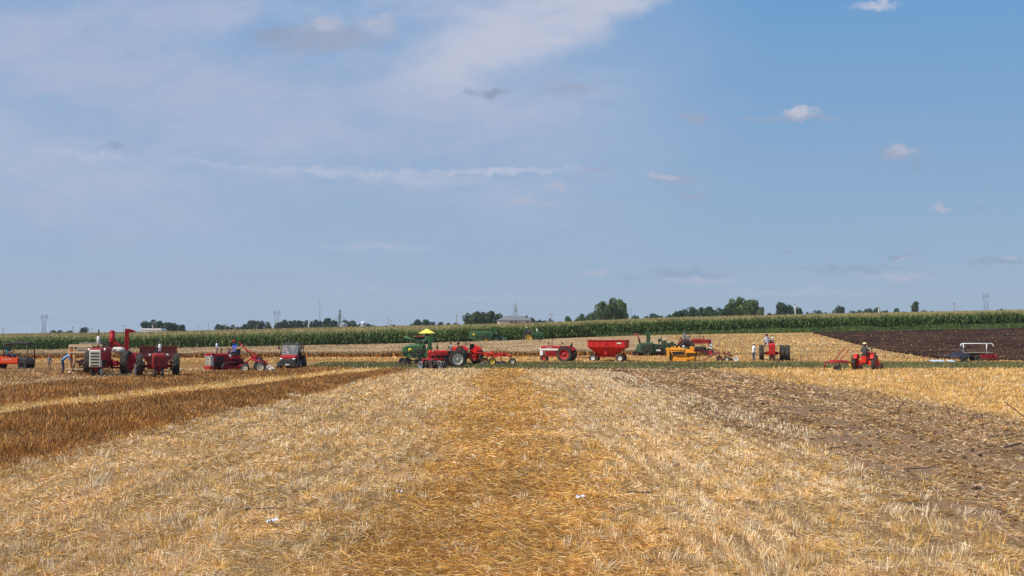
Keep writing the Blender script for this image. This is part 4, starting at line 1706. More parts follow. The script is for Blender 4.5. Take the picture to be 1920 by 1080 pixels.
def side_by_side():
    """orange utility vehicle at the left edge with its driver"""
    loc = gp(22, 693)
    yaw = R(2)
    t = thing('utility_vehicle', 'orange utility vehicle with black canopy cut by the left edge of the view', 'utility vehicle', loc, yaw)
    m = MB()
    loft(m, [[(x, -.62, z0), (x, -.66, z0 + .1), (x, -.66, z1), (x, .66, z1), (x, .66, z0 + .1), (x, .62, z0)] for x, z0, z1 in ((-1.45, .42, .92), (-.2, .42, .92), (.62, .42, .86), (.70, .44, .84))])
    m.box((-.75, 0, .935), (1.3, 1.2, .02))
    m.build('body', ORANGE, t)
    lettering('KUBOTA', .17, (-.05, -.665, .74), (math.pi / 2, 0, 0), WHITE, t)
    m = MB()
    loft(m, [rsec(.72, 1.2, .40, .95, .1), rsec(1.2, 1.15, .40, .86, .12), rsec(1.48, .95, .42, .70, .10)])
    m.build('nose_panel', BLACK, t)
    m = MB()
    for s in (1, -1):
        m.path([(-.30, s * .62, .9), (-.34, s * .60, 1.86), (1.30, s * .58, 1.86), (1.42, s * .56, .7)], .035)
    m.path([(-.34, -.6, 1.86), (-.34, .6, 1.86)], .03)
    m.path([(1.30, -.6, 1.86), (1.30, .6, 1.86)], .03)
    m.build('roll_cage', BLACK, t)
    m = MB()
    loft(m, [rsec(-.50, 1.25, 1.84, 1.92, .03), rsec(.4, 1.3, 1.86, 2.02, .05), rsec(1.32, 1.2, 1.86, 1.98, .04)])
    m.build('canopy', BLACK, t)
    seat(t, (-.05, -.1, .92), BLACK)
    steering(t, (.55, -.25, 1.12), .7, .18, (.80, -.25, .85))
    for x in (-.95, 1.05):
        for s in (1, -1):
            wheel(t, (x, s * .60, .32), .32, .26, BLACK, s, 12, .52)
    person('person in teal shirt and dark cap seated in the orange utility vehicle', on(loc, yaw, (-.18, -.28, 1.06)), yaw, 'sit', SHIRTS['teal'], SHIRTS['jeans'], HATS['dark'])


side_by_side()
person('small child in a grey shirt and red patterned cap standing in the stubble', gp(92, 694), R(-60), 'stand', SHIRTS['grey'], SHIRTS['tan'], HATS['redcap'], scale=.62)
person('man in light blue shirt and orange cap leaning forward beside the timber framed machine', gp(116, 704), R(18), 'bend', SHIRTS['blue'], SHIRTS['jeans'], HATS['orange'], scale=1.02)
person('person in orange clothing facing the man in light blue', gp(133, 703), R(205), 'reach', SHIRTS['hiviz'], SHIRTS['hiviz'], HATS['orange'], scale=.90, sleeves='long')


def thresher():
    loc = gp(165, 703)
    t = thing('grain_binder', 'old red machine with a pale timber reel frame behind the white grilled tractor', 'farm machine', loc, R(180))
    for c_, d_, q_ in [((.10, y, 1.83), (1.45, .10, .17), None) for y in (.9, -.6)] + [((.10, .92, 1.43), (1.35, .08, .10), None), ((.35, .92, .40), (1.5, .08, .08), None)] + [((x, .88, 1.08), (.08, .08, 1.4), .06 if x > .5 else None) for x in (.78, .50, -.40)]:
        m = MB()
        m.box(c_, d_, q_)
        m.build('timber_beam', WOOD, t)
    m = MB()
    m.box((-.05, .1, 1.62), (1.0, 1.2, .26), taper=.95)
    m.box((-.25, .0, 1.98), (1.3, .9, .10))
    m.build('canvas_cover', OLDWOOD, t)
    m = MB()
    m.box((-.15, .3, .78), (1.0, .8, .42), taper=.8)
    m.path([(-.6, .5, .5), (-.2, .6, .95), (.6, .6, .85)], .05)
    m.tube((.2, -.7, .45), (.2, .8, .45), .05)
    m.build('housing', RUST, t)
    m = MB()
    ring(m, (.15, .95, .42), .40, .03, (0, 1, 0), 24)
    for i in range(10):
        a = i * math.pi / 5
        m.tube((.15, .95, .42), (.15 + math.cos(a) * .4, .95, .42 + math.sin(a) * .4), .012, n=5)
    m.build('iron_wheel', IRON, t)
    m = MB()
    m.ball((.75, .9, .16), (.16, .14, .12))
    m.box((.62, .9, .14), (.2, .2, .16))
    m.build('gear_box', CREAM, t)


thresher()


def elevator():
    """mounted picker with two upright spouts behind the big tractor"""
    loc = gp(207, 706)
    t = thing('corn_picker', 'red corn picker with tall elevator post and hooded spout rising behind the white grilled tractor', 'farm machine', loc + Vector((0.1, 1.0, 0)), R(-68))
    m = MB()
    m.box((0, .42, 1.40), (.26, .24, 2.55))
    m.build('elevator_post', RED, t)
    m = MB()
    loft(m, [[(x, y0, z), (x + .24, y0, z), (x + .24, y0 + .1, z + .0), (x, y0 + .1, z)] for x, y0, z in ((-.12, .30, 2.66), (-.12, .32, 2.84))])
    m.prism([(0, 2.60), (0, 2.86), (.1, 2.86)], .3, .5)
    loft(m, [[(-.13, y, z0), (-.13, y, z1), (.13, y, z1), (.13, y, z0)] for y, z0, z1 in ((.30, 2.62, 2.88), (.55, 2.62, 2.87), (.78, 2.66, 2.80), (.92, 2.66, 2.72))])
    m.build('spout_hood', RED, t)
    m = MB()
    m.tube((0, -.42, 1.75), (0, -.42, 2.62), .16, n=14)
    m.ball((0, -.42, 2.66), (.17, .17, .13))
    m.tube((0, -.36, 2.15), (0, .30, 1.62), .12, n=10)
    m.build('unloading_tube', RED, t)
    m = MB()
    m.prism([(-.5, .75), (-.5, 1.4), (.3, 1.4), (.45, 1.05), (.3, .75)], .15, 1.15, .06)
    m.box((-.1, .62, .6), (.9, .5, .3))
    m.build('husking_bed', RED, t)
    m = MB()
    m.ball((.35, .02, 1.55), (.2, .34, .22))
    m.ball((.35, -.18, 1.60), (.16, .24, .17))
    m.build('feed_sack', CREAM, t)
    m = MB()
    m.box((.2, .95, .45), (.1, .10, .85), .05)
    m.box((.2, 1.13, .40), (.1, .07, .75), .0)
    m.build('snapping_roll', WHITE, t)
    m = MB()
    m.path([(.7, .55, .3), (.4, .5, .9), (.0, .45, 1.2)], .06)
    m.path([(.7, .35, .3), (.4, .3, .9), (.0, .3, 1.5)], .045)
    m.path([(-.2, -.5, .6), (.1, -.5, 1.75)], .05)
    m.path([(-.2, .5, .5), (-.2, -.5, .5)], .06)
    m.build('picker_frame', RED, t)


elevator()


def front_placed(px, py, yaw, wb):
    p = gp(px, py)
    return Vector((p.x - math.cos(yaw) * wb, p.y - math.sin(yaw) * wb, p.z))


yw = R(-84)
l1 = front_placed(181, 708, yw, 2.25)
tractor('large red tractor with white slatted grille and white muffler standing head-on', l1, yw, RED, .78, .42, 2.1, front='narrow', hoodw=.66, hz=(1.0, 1.74), grille='bars', rim=RED,
        frim=WHITE, muff=(1.92, 2.42), muffmat=WHITE, stack=2.72, taper=.97, nose=.38, low=RED, fend=None, ex=2.25)
yw = R(-69)
l2 = front_placed(297, 713, yw, 2.2)
tractor('narrow red tractor with plain nose and white muffler before the rusty box wagon', l2, yw, RED3, .72, .36, 1.95, front='narrow', hoodw=.66, hz=(.95, 1.48), grille='plain',
        rim=RED, muff=(1.56, 1.98), muffmat=WHITE, stack=2.3, taper=.95, nose=.25, fend=None)


def box_wagon():
    a = gp(296, 699)
    t = thing('barge_wagon', 'rusty red box wagon with sloping front behind the narrow red tractor', 'wagon', a, R(-69))
    hw = 1.15
    m = MB()
    m.box((-1.2, 0, 1.42), (2.6, 2 * hw, .62), taper=1.0, ch=.02)
    m.build('box', RUST, t)
    m = MB()
    loft(m, [[(x, -w, z0), (x, -w, z1), (x, w, z1), (x, w, z0)] for x, w, z0, z1 in ((-1.31 - .02, .95, 1.1, 1.13), (-2.4, .6, .55, .62))])
    m.build('bottom_hopper', RUST, t)
    m = MB()
    # face towards us: hopper slope and braces
    loft(m, [[(x, -w, z), (x, w, z), (x - .25, w, z), (x - .25, -w, z)] for x, w, z in ((.10, 1.0, 1.10), (-.05, .45, .50))])
    m.box((.12, 0, 1.76), (.08, 2 * hw + .08, .07))
    m.box((.12, 0, 1.12), (.08, 2 * hw + .02, .07))
    for s in (-1, 1):
        m.box((.12, s * hw, 1.43), (.08, .08, .64))
        m.path([(.12, s * 1.05, 1.1), (.2, s * .5, .55)], .04)
    m.build('front_slope', RUST, t)
    m = MB()
    m.box((-.9, 0, .46), (2.4, .5, .12))
    m.tube((-.1, -.85, .40), (-.1, .85, .40), .05)
    m.tube((-1.9, -.85, .40), (-1.9, .85, .40), .05)
    m.build('running_gear', IRON, t)
    for x in (-.1, -1.9):
        for s in (1, -1):
            wheel(t, (x, s * .92, .38), .38, .22, CREAM, s, 0, .55)


box_wagon()


# ------------------------------------------------------------ crawlers
def track_loop(parent, y, x0, x1, r, w, mat, fmat, cz=None):
    cz = r + .03 if cz is None else cz
    pts = []
    n = 8
    for i in range(n + 1):
        a = math.pi / 2 + math.pi * i / n
        pts.append((x0 + math.cos(a) * r, cz + math.sin(a) * r))
    for i in range(n + 1):
        a = -math.pi / 2 + math.pi * i / n
        pts.append((x1 + math.cos(a) * r, cz + math.sin(a) * r))
    # resample as pads
    P = pts + [pts[0]]
    L = [0]
    for a, b in zip(P[:-1], P[1:]):
        L.append(L[-1] + math.hypot(b[0] - a[0], b[1] - a[1]))
    k = int(L[-1] / .15)
    m = MB()
    xs = np.interp(np.linspace(0, L[-1], k, endpoint=False), L, [p[0] for p in P])
    zs = np.interp(np.linspace(0, L[-1], k, endpoint=False), L, [p[1] for p in P])
    for i in range(k):
        x, z = xs[i], zs[i]
        x2, z2 = xs[(i + 1) % k], zs[(i + 1) % k]
        a = math.atan2(z2 - z, x2 - x)
        m.box(((x + x2) / 2, y, (z + z2) / 2), (.135, w, .035), -a)
        m.box(((x + x2) / 2 + math.sin(a) * .035, y, (z + z2) / 2 - math.cos(a) * .035), (.03, w, .05), -a)
    tr = m.build('track', mat, parent)
    f = MB()
    for xx in (x0, x1):
        f.lathe([(r * .86, -w * .2), (r * .86, w * .2), (r * .5, w * .25), (r * .2, w * .3), (.001, w * .3)], (xx, y, cz), 'Y', 20)
        f.lathe([(r * .86, -w * .2), (r * .5, -w * .25), (.001, -w * .25)], (xx, y, cz), 'Y', 20)
    for i in range(4):
        xx = x0 + (x1 - x0) * (i + .8) / 4.6
        f.lathe([(.10, -w * .25), (.10, w * .25), (.001, w * .25)], (xx, y, cz - r + .13), 'Y', 12)
    f.box(((x0 + x1) / 2, y + (.10 if y > 0 else -.10) * 1.0, cz - r * .05), (x1 - x0 - .1, .16, .20))
    f.build('track_frame', fmat, tr)
    return tr


def red_crawler():
    loc = gp(430, 697)
    yaw = R(224)
    t = thing('crawler_tractor', 'red crawler tractor with cream grille driven by the man in a blue tank top', 'crawler tractor', loc, yaw)
    hood([(-.05, .62, .70, 1.22), (.25, .62, .70, 1.26), (1.35, .62, .72, 1.24), (1.42, .60, .74, 1.20)]).build('hood', RED, t)
    g = MB()
    loft(g, [rsec(1.36, .70, .42, 1.12, .04), rsec(1.58, .70, .42, 1.12, .06), rsec(1.62, .62, .46, 1.08, .06)])
    gr = g.build('grille', CREAM, t)
    b = MB()
    for i in range(5):
        b.box((1.615, 0, .53 + i * .115), (.04, .54, .05))
    b.build('grille_opening', BLACK, gr)
    m = MB()
    loft(m, [rsec(1.25, .66, 1.13, 1.30, .06), rsec(1.66, .66, 1.12, 1.25, .06)])
    m.build('nose_cap', RED, t)
    m = MB()
    m.box((.8, 0, .55), (1.0, .40, .40))
    m.box((.85, .2, .9), (.55, .3, .28))
    m.build('engine', IRON, t)
    m = MB()
    m.box((-.35, 0, .62), (1.1, .75, .5))
    m.box((1.5, 0, .30), (.35, .9, .2))
    m.box((-.35, 0, .95), (.6, .7, .25))
    for s in (1, -1):
        m.box((-.35, s * .52, .92), (1.1, .32, .05))
    m.box((.1, 0, 1.0), (.2, .6, .5), taper=.9)
    m.build('body', RED, t)
    for s in (1, -1):
        track_loop(t, s * .62, -.75, .55, .30, .30, IRON, RED)
        lights(t, [(1.55, s * .42, 1.1, 1)], r=.08)
    seat(t, (-.40, 0, 1.12), BLACK)
    exhaust(t, .95, .0, 1.2, 2.15, IRON, .05, (1.42, 1.95), SILVER, False)
    m = MB()
    m.tube((.55, -.1, 1.2), (.55, -.1, 1.5), .04)
    m.ball((.55, -.1, 1.53), .08)
    m.build('air_cleaner_cap', IRON, t)
    for k in (-.14, .0, .14):
        m = MB()
        m.tube((.12, k, 1.2), (.02, k, 1.55), .018)
        m.ball((.02, k, 1.56), .035)
        m.build('lever', IRON, t)
    for s in (1, -1):
        m = MB()
        m.lathe([(.10, -s * .004), (.10, s * .01), (.001, s * .01)], (.12, s * .33, 1.08), 'Y', 16)
        m.build('round_emblem', WHITE, t)
    person('man in royal blue tank top and cap sitting on the red crawler tractor', on(loc, yaw, (-.40, 0, 1.30)), yaw + R(10), 'sit', SHIRTS['royal'], SHIRTS['jeans'], HATS['redcap'], sleeves='none', scale=1.05)


red_crawler()


def red_plough_left():
    loc = gp(482, 698)
    t = thing('trailing_plough', 'red trailing plough with two long raised levers hitched behind the red crawler', 'plough', loc, R(180))
    m = MB()
    m.path([(1.25, -.1, .42), (.8, 0, .55), (.45, 0, .95), (-.55, 0, .72)], .055)
    m.path([(.45, .3, .9), (-.75, .35, .60)], .05)
    m.path([(.45, -.2, .9), (-.75, .0, .45)], .045)
    m.path([(.35, .0, .85), (.2, .1, 1.15), (-.4, .1, .9)], .05)
    m.path([(-.2, .35, .9), (-.35, .35, .2)], .05)
    m.path([(-.6, .2, .8), (-.8, .1, .2)], .05)
    m.box((.15, .1, .98), (.35, .3, .22), .4)
    m.build('frame', RED, t)
    for (a, b) in (((1.15, .1, 1.95), (.3, .0, 1.0)), ((.95, -.1, 1.66), (-.15, .1, 1.05))):
        m = MB()
        m.tube(a, b, .04)
        m.ball(a, .055)
        m.build('lever', RED, t)
    m = MB()
    m.box((-.1, .1, .82), (.45, .25, .3), .5)
    m.build('lift_housing', BLUE, t)
    wheel(t, (.70, .45, .30), .30, .13, CREAM, 1, 0, .6)
    wheel(t, (-.38, .62, .36), .36, .22, CREAM, 1, 0, .6)
    wheel(t, (.05, -.5, .34), .34, .18, CREAM, -1, 0, .6)
    m = MB()
    share(m, (-1.0, .5, .02), .55)
    share(m, (-.55, .1, .02), .5)
    m.build('mouldboard', STEEL, t)
    m = MB()
    disc_blade(m, (-.95, .35, .26), .22)
    m.build('coulter', WHITE, t)


red_plough_left()


def black_utv():
    yaw = R(-91)
    f = gp(541, 695)
    loc = Vector((f.x - math.cos(yaw) * 1.0, f.y - math.sin(yaw) * 1.0, f.z))
    t = thing('utility_vehicle', 'black utility vehicle with red bonnet and full windscreen facing us beside the track', 'utility vehicle', loc, yaw)
    m = MB()
    m.box((-.1, 0, .55), (2.7, 1.25, .30))
    m.box((1.28, 0, .52), (.16, 1.15, .34))
    loft(m, [rsec(-1.5, 1.35, .6, 1.02, .05), rsec(-.75, 1.4, .6, 1.04, .05)])
    m.box((1.36, 0, .44), (.10, .8, .14))
    m.build('body', BLACK, t)
    m = MB()
    loft(m, [rsec(.60, 1.22, .86, 1.13, .12), rsec(.95, 1.16, .86, 1.08, .10), rsec(1.27, .95, .84, .95, .05)])
    m.build('bonnet', RED, t)
    m = MB()
    loft(m, [rsec(1.20, 1.10, .60, .86, .08), rsec(1.38, .96, .58, .80, .08)])
    m.build('front_grille', BLACK, t)
    for s in (1, -1):
        h = MB()
        h.ball((1.28, s * .45, .82), (.10, .13, .08))
        h.build('headlight', LAMPG, t)
    m = MB()
    for s in (1, -1):
        m.path([(.80, s * .66, 1.05), (.45, s * .60, 1.88), (-.75, s * .60, 1.90), (-.85, s * .66, 1.0)], .035)
        m.path([(-.15, s * .62, 1.0), (-.18, s * .60, 1.89)], .03)
        m.path([(.6, s * .67, 1.2), (-.8, s * .67, 1.25)], .02)
    for x, z in ((.45, 1.88), (-.75, 1.90), (-.15, 1.89)):
        m.path([(x, -.6, z), (x, .6, z)], .03)
    m.build('roll_cage', BLACK, t)
    m = MB()
    loft(m, [rsec(-.85, 1.28, 1.91, 1.96, .02), rsec(.5, 1.28, 1.90, 1.95, .02)])
    m.build('roof', paint("smoked roof panel", (0.05, 0.055, 0.06), .4), t)
    m = MB()
    loft(m, [[(x, -.56, z), (x, .56, z), (x - .02, .56, z), (x - .02, -.56, z)] for x, z in ((.79, 1.10), (.47, 1.85))])
    m.build('windscreen', GLASS, t)
    for s in (1, -1):
        b = MB()
        b.box((.60, s * .80, 1.62), (.05, .14, .2))
        b.tube((.62, s * .62, 1.5), (.60, s * .76, 1.6), .015)
        b.build('mirror', BLACK, t)
    seat(t, (-.15, .33, .98), BLACK)
    seat(t, (-.15, -.33, .98), BLACK)
    steering(t, (.30, .33, 1.22), .8, .17, (.6, .33, 1.0))
    for x in (1.0, -1.0):
        for s in (1, -1):
            wheel(t, (x, s * .64, .34), .34, .27, IRON, s, 14, .5)
    p = MB()
    p.box((1.415, 0, .44), (.01, .30, .10))
    p.build('licence_plate', WHITE, t)
    person('person in pink top sitting behind the windscreen of the black utility vehicle, on our left', on(loc, yaw, (-.2, -.33, 1.12)), yaw, 'sit', SHIRTS['pink'], SHIRTS['tan'], None)
    person('person in pale top at the wheel of the black utility vehicle', on(loc, yaw, (-.2, .33, 1.12)), yaw, 'sit', SHIRTS['check'], SHIRTS['jeans'], HATS['white'])


black_utv()


# ------------------------------------------------------------ green combine with umbrella
def shell_body(parent, name, mat, secs, r=.2, smooth=False):
    m = MB()
    loft(m, [rsec(x, w, z0, z1, r) for x, w, z0, z1 in secs], smooth)
    return m.build(name, mat, parent)


def stag_emblem(parent, c, r, s):
    m = MB()
    m.lathe([(r, -s * .004), (r, s * .012), (.001, s * .012)], c, 'Y', 20)
    e = m.build('round_emblem', YELLOW, parent)
    g = MB()
    g.prism([(c[0] - r * .5, c[2] - r * .1), (c[0] - r * .2, c[2] + r * .2), (c[0] + r * .3, c[2] + r * .25), (c[0] + r * .6, c[2] + r * .55), (c[0] + r * .55, c[2] + r * .1), (c[0] + r * .2, c[2] - r * .1), (c[0] + r * .45, c[2] - r * .5), (c[0], c[2] - r * .15), (c[0] - r * .55, c[2] - r * .5)],
            c[1] + s * .013, c[1] + s * .020)
    g.build('emblem_figure', GREEN, e)


def side_works(parent, y, spots):
    """belt wheels, belt and panel seams on the side of a harvester"""
    s = -1 if y < 0 else 1
    for x, z, rr in spots:
        m = MB()
        m.lathe([(rr, s * .0), (rr, s * .05), (rr * .85, s * .055), (rr * .8, s * .02), (rr * .3, s * .03), (rr * .25, s * .07), (.001, s * .07)], (x, y, z), 'Y', 20)
        m.build('belt_wheel', IRON, parent)
    m = MB()
    for (a, b) in zip(spots[:-1], spots[1:]):
        m.tube((a[0], y + s * .03, a[1] + a[2] * .9), (b[0], y + s * .03, b[1] + b[2] * .9), .018, n=5)
    m.build('drive_belt', BLACK, parent)
    m = MB()
    for x in (spots[0][0] + .25, spots[-1][0] - .35):
        m.box((x, y + s * .006, 1.25), (.025, .012, .8))
    m.build('panel_seam', DGREEN, parent)


def umbrella_combine():
    loc = gp(782, 685)
    yaw = R(-8)
    t = thing('combine_harvester', 'green pull-type combine harvester shaded by a yellow umbrella', 'combine harvester', loc, yaw)
    shell_body(t, 'body', GREEN, [(-1.18, 1.0, .95, 1.50, .2), (-1.0, 1.3, .80, 1.72, .2), (-.55, 1.35, .66, 1.80, .2), (.3, 1.35, .60, 1.82, .2), (.62, 1.3, .55, 1.70, .2)] and
               [(-1.18, 1.0, .95, 1.45), (-1.0, 1.3, .80, 1.68), (-.55, 1.35, .66, 1.80), (.3, 1.35, .60, 1.82), (.62, 1.3, .55, 1.70)])
    stag_emblem(t, (-.45, -.685, 1.30), .16, -1)
    side_works(t, -.69, ((-.95, 1.05, .14), (-.2, .95, .20), (.35, 1.15, .26), (.30, .72, .13)))
    m = MB()
    m.box((.45, 0, 2.10), (.9, .9, .62), taper=.92)
    m.box((.15, -.3, 1.9), (.5, .4, .35))
    m.tube((.55, -.5, 2.0), (.95, -.5, 2.0), .2, n=12)
    m.build('engine_deck', DGREEN, t)
    m = MB()
    m.box((.55, 0, 2.46), (1.25, 1.1, .12))
    m.build('platform', RUST, t)
    m = MB()
    m.tube((.85, 0, 2.4), (.85, 0, 2.96), .03)
    u = m.build('umbrella', IRON, t)
    k = MB()
    n = 8
    top = (.85, 0, 3.10)
    rim_ = [(.85 + math.cos(2 * math.pi * i / n) * .72, math.sin(2 * math.pi * i / n) * .72, 2.72) for i in range(n)]
    mid = [(.85 + math.cos(2 * math.pi * i / n) * .36, math.sin(2 * math.pi * i / n) * .36, 2.93) for i in range(n)]
    low_ = [(x, y, z - .02) for x, y, z in rim_]
    k.add([top] + mid + rim_ + [(.85, 0, 3.07)] + [(x, y, z - .03) for x, y, z in mid] + low_,
          [(0, 1 + i, 1 + (i + 1) % n) for i in range(n)] + [(1 + i, 9 + i, 9 + (i + 1) % n, 1 + (i + 1) % n) for i in range(n)] +
          [(17, 18 + (i + 1) % n, 18 + i) for i in range(n)] + [(18 + i, 18 + (i + 1) % n, 26 + (i + 1) % n, 26 + i) for i in range(n)] +
          [(9 + i, 26 + i, 26 + (i + 1) % n, 9 + (i + 1) % n) for i in range(n)])
    k.build('umbrella_canopy', CANVAS, u)
    m = MB()
    m.tube((.25, -.3, 1.95), (-1.05, -.45, 2.42), .11, n=12)
    m.build('unloading_auger', GREEN, t)
    m = MB()
    m.box((1.12, -.45, 1.6), (.20, .30, 1.75), 0.30)
    m.tube((1.0, -.55, 2.4), (.15, -.6, .75), .10, n=10)
    m.tube((1.35, -.5, 2.2), (1.2, -.5, .5), .06, n=8)
    m.box((1.15, -.35, 2.25), (.7, .5, .45))
    m.build('grain_elevator', GREEN, t)
    m = MB()
    m.box((-.2, 0, .42), (2.2, .18, .12))
    m.tube((-1.05, -.8, .36), (-1.05, .8, .36), .05)
    m.path([(-1.0, -.5, .36), (-.6, -.5, .85)], .05)
    m.path([(.3, -.5, .4), (.6, -.6, 1.0)], .05)
    m.box((1.6, -.4, .60), (1.0, .7, .25), .25)
    m.build('chassis', IRON, t)
    for s in (1, -1):
        wheel(t, (-1.05, s * .85, .34), .34, .14, IRON, s, 0, .6)
    wheel(t, (.25, .85, .42), .42, .25, YELLOW, 1, 12, .55)
    wheel(t, (.25, -.85, .30), .30, .2, IRON, -1, 12, .55)


umbrella_combine()


SHINY = paint("worn disc steel", (0.30, 0.32, 0.36), 0.3, 0.9, dust=.1)


def disc_plough():
    loc = gp(812, 692)
    t = thing('disc_plough', 'red framed disc plough with shiny steel discs in front of the green combine', 'plough', loc, R(180))
    m = MB()
    m.path([(.85, 0, .70), (-.9, .1, .75)], .06)
    m.path([(-.15, 0, .75), (-.35, .1, 1.45)], .05)
    m.path([(.25, 0, .75), (.05, .1, 1.15), (-.35, .1, .8)], .045)
    m.path([(-.6, 0, .8), (-.45, .1, 1.4), (-.8, .1, 1.0)], .05)
    m.path([(-.35, .1, 1.42), (-1.3, -.1, .95)], .04)
    m.path([(.75, .2, .7), (.75, .2, .35)], .05)
    m.path([(-.4, .2, .7), (-.4, .2, .35)], .05)
    m.path([(.2, .2, .7), (.2, .2, .35)], .05)
    m.build('frame', RED, t)
    for x, y, r, mt in ((.85, .35, .30, SHINY), (.55, .15, .30, IRON), (.15, .3, .30, IRON), (-.15, .1, .30, IRON), (-.55, .35, .32, SHINY), (-.85, .15, .30, IRON)):
        m = MB()
        disc_blade(m, (x, y, r * .95), r, .75)
        m.build('disc', mt, t)
    m = MB()
    m.tube((.95, .1, .30), (-.95, .2, .30), .05)
    for i in range(6):
        m.tube((.8 - i * .33, .05, .30), (.7 - i * .33, .1, .30), .28, .28, n=16)
    m.build('gang_axle', IRON, t)


disc_plough()

ya = R(197)
la = gp(853, 689)
tractor('red tractor with cream rimmed rear wheel driven by the man in grey', la, ya, RED2, .66, .34, 1.5, wb=1.95, front='wide', fr=.30, hoodw=.44, hz=(.92, 1.36), grille='white', gmat=RED2,
        rim=CREAM, side_mat=RED2, muff=(1.45, 1.75), stack=2.0, taper=.97, nose=.2, fend=None, low=IRON)
person('man in grey shirt driving the red tractor with the cream rimmed wheel', on(la, ya, (.30, 0, 1.22)), ya, 'sit', SHIRTS['grey'], SHIRTS['charcoal'], None, scale=.98)

yb = R(128)
lb = gp(879, 684)
tractor('bright red tractor pulling the long red plough, standing behind the cream wheeled one', lb, yb, RED2, .80, .40, 1.7, wb=2.4, front='wide', fr=.36, hoodw=.56, hz=(1.05, 1.58), grille='white', gmat=RED2,
        rim=RED2, muff=(1.72, 2.15), stack=2.5, taper=.97, nose=.25, low=ORED)


def long_plough():
    loc = gp(928, 685)
    t = thing('trailing_plough', 'long bright red plough with orange triangle sign and yellow wheel behind the bright red tractor', 'plough', loc, R(183))
    m = MB()
    m.path([(1.9, 0, .75), (1.3, .0, 1.0), (-1.0, .25, .85), (-1.4, .3, .75)], .075)
    m.path([(1.2, -.3, 1.0), (-.9, -.1, .85), (-1.2, .3, .80)], .06)
    m.path([(1.0, .25, .95), (.1, .35, .70), (-.9, .3, .95), (-1.35, .3, .65), (-1.4, .3, .35)], .055)
    m.path([(1.9, 0, .75), (1.6, .1, 1.1), (.8, .1, 1.05), (-.2, .2, 1.0), (-1.15, .2, 1.05)], .035)
    for x in (.7, .1, -.45):
        m.path([(x, .15, .9), (x - .1, .2, .35)], .05)
        m.box((x, .15, .98), (.25, .15, .12))
    m.build('frame', RED2, t)
    m = MB()
    m.prism([(.42, .98), (.10, .98), (.26, 1.34)], .16, .18)
    m.build('triangle_sign', ORANGE, t)
    wheel(t, (.25, .55, .33), .33, .18, YELLOW, 1, 0, .62)
    wheel(t, (-1.45, .35, .32), .32, .15, CREAM, 1, 0, .5)
    wheel(t, (.9, -.5, .33), .33, .18, YELLOW, -1, 0, .62)
    m = MB()
    for x in (1.0, .5, -.2, -.55):
        share(m, (x, .25, .03), .6)
    m.build('mouldboard', IRON, t)


long_plough()

# ------------------------------------------------------------ far machines in the wheat
def far_combine():
    p = at(905, 640, 148.5)
    loc = Vector((p.x, p.y, tz(p.x, p.y)))
    t = thing('combine_harvester', 'green combine harvester working far off against the corn', 'combine harvester', loc, R(5))
    shell_body(t, 'body', GREEN, [(-2.0, 1.2, 1.05, 1.75), (-1.8, 1.5, .80, 1.95), (-.9, 1.6, .55, 2.0), (.5, 1.6, .50, 2.0), (1.3, 1.5, .55, 1.95)])
    stag_emblem(t, (-1.35, -.80, 1.45), .20, -1)
    side_works(t, -.80, ((-.9, 1.1, .18), (.0, 1.0, .28), (.7, 1.3, .22)))
    m = MB()
    m.box((1.35, -.6, 1.45), (.22, .4, 2.3), .55)
    m.box((1.75, -.3, 2.45), (1.1, .9, .35))
    m.box((1.5, 0, 2.1), (.7, 1.0, .6))
    m.build('grain_elevator', GREEN, t)
    m = MB()
    m.box((2.3, 0, 1.0), (1.8, 1.3, .9), .35, taper=.8)
    m.tube((1.9, -.7, 1.5), (2.3, -.7, 1.7), .3, n=12)
    m.box((3.3, 0, .8), (.8, 1.6, .5), taper=.7)
    m.box((4.2, 0, .55), (1.6, .14, .12))
    m.build('feeder_house', DGREEN, t)
    for s in (1, -1):
        wheel(t, (.4, s * .95, .5), .5, .3, YELLOW, s, 14, .55)


far_combine()
p_ = at(989, 640, 149)
lf = Vector((p_.x, p_.y, tz(p_.x, p_.y)))
tractor('green tractor with yellow wheels driving far off along the corn', lf, R(8), GREEN, .76, .36, 1.7, wb=2.2, front='narrow', hoodw=.52, hz=(1.15, 1.62), rim=YELLOW, muff=(1.7, 2.2), muffmat=WHITE,
        taper=.98, nose=.35, fend=None, low=GREEN, bodylow=GREEN, stack=2.3)
person('driver in dark blue on the far green tractor', on(lf, R(8), (-.2, 0, 1.55)), R(8), 'sit', SHIRTS['navy'], SHIRTS['navy'], HATS['white'], scale=1.05, sleeves='long')

# ------------------------------------------------------------ white and red tractor with the gravity wagon
yc = R(160)
lc = gp(1063, 679)
tractor('red and white tractor with red wheels hitched to the bright red hopper wagon', lc, yc, RED, .74, .38, 1.6, wb=2.25, front='narrow', fr=.36, hoodw=.50, hz=(1.08, 1.56), grille='white', gmat=WHITE, rim=RED, side_mat=WHITE,
        text='FARMALL', muff=None, stack=2.15, taper=.98, nose=.35, lamp=False, low=RED, bodylow=RED)


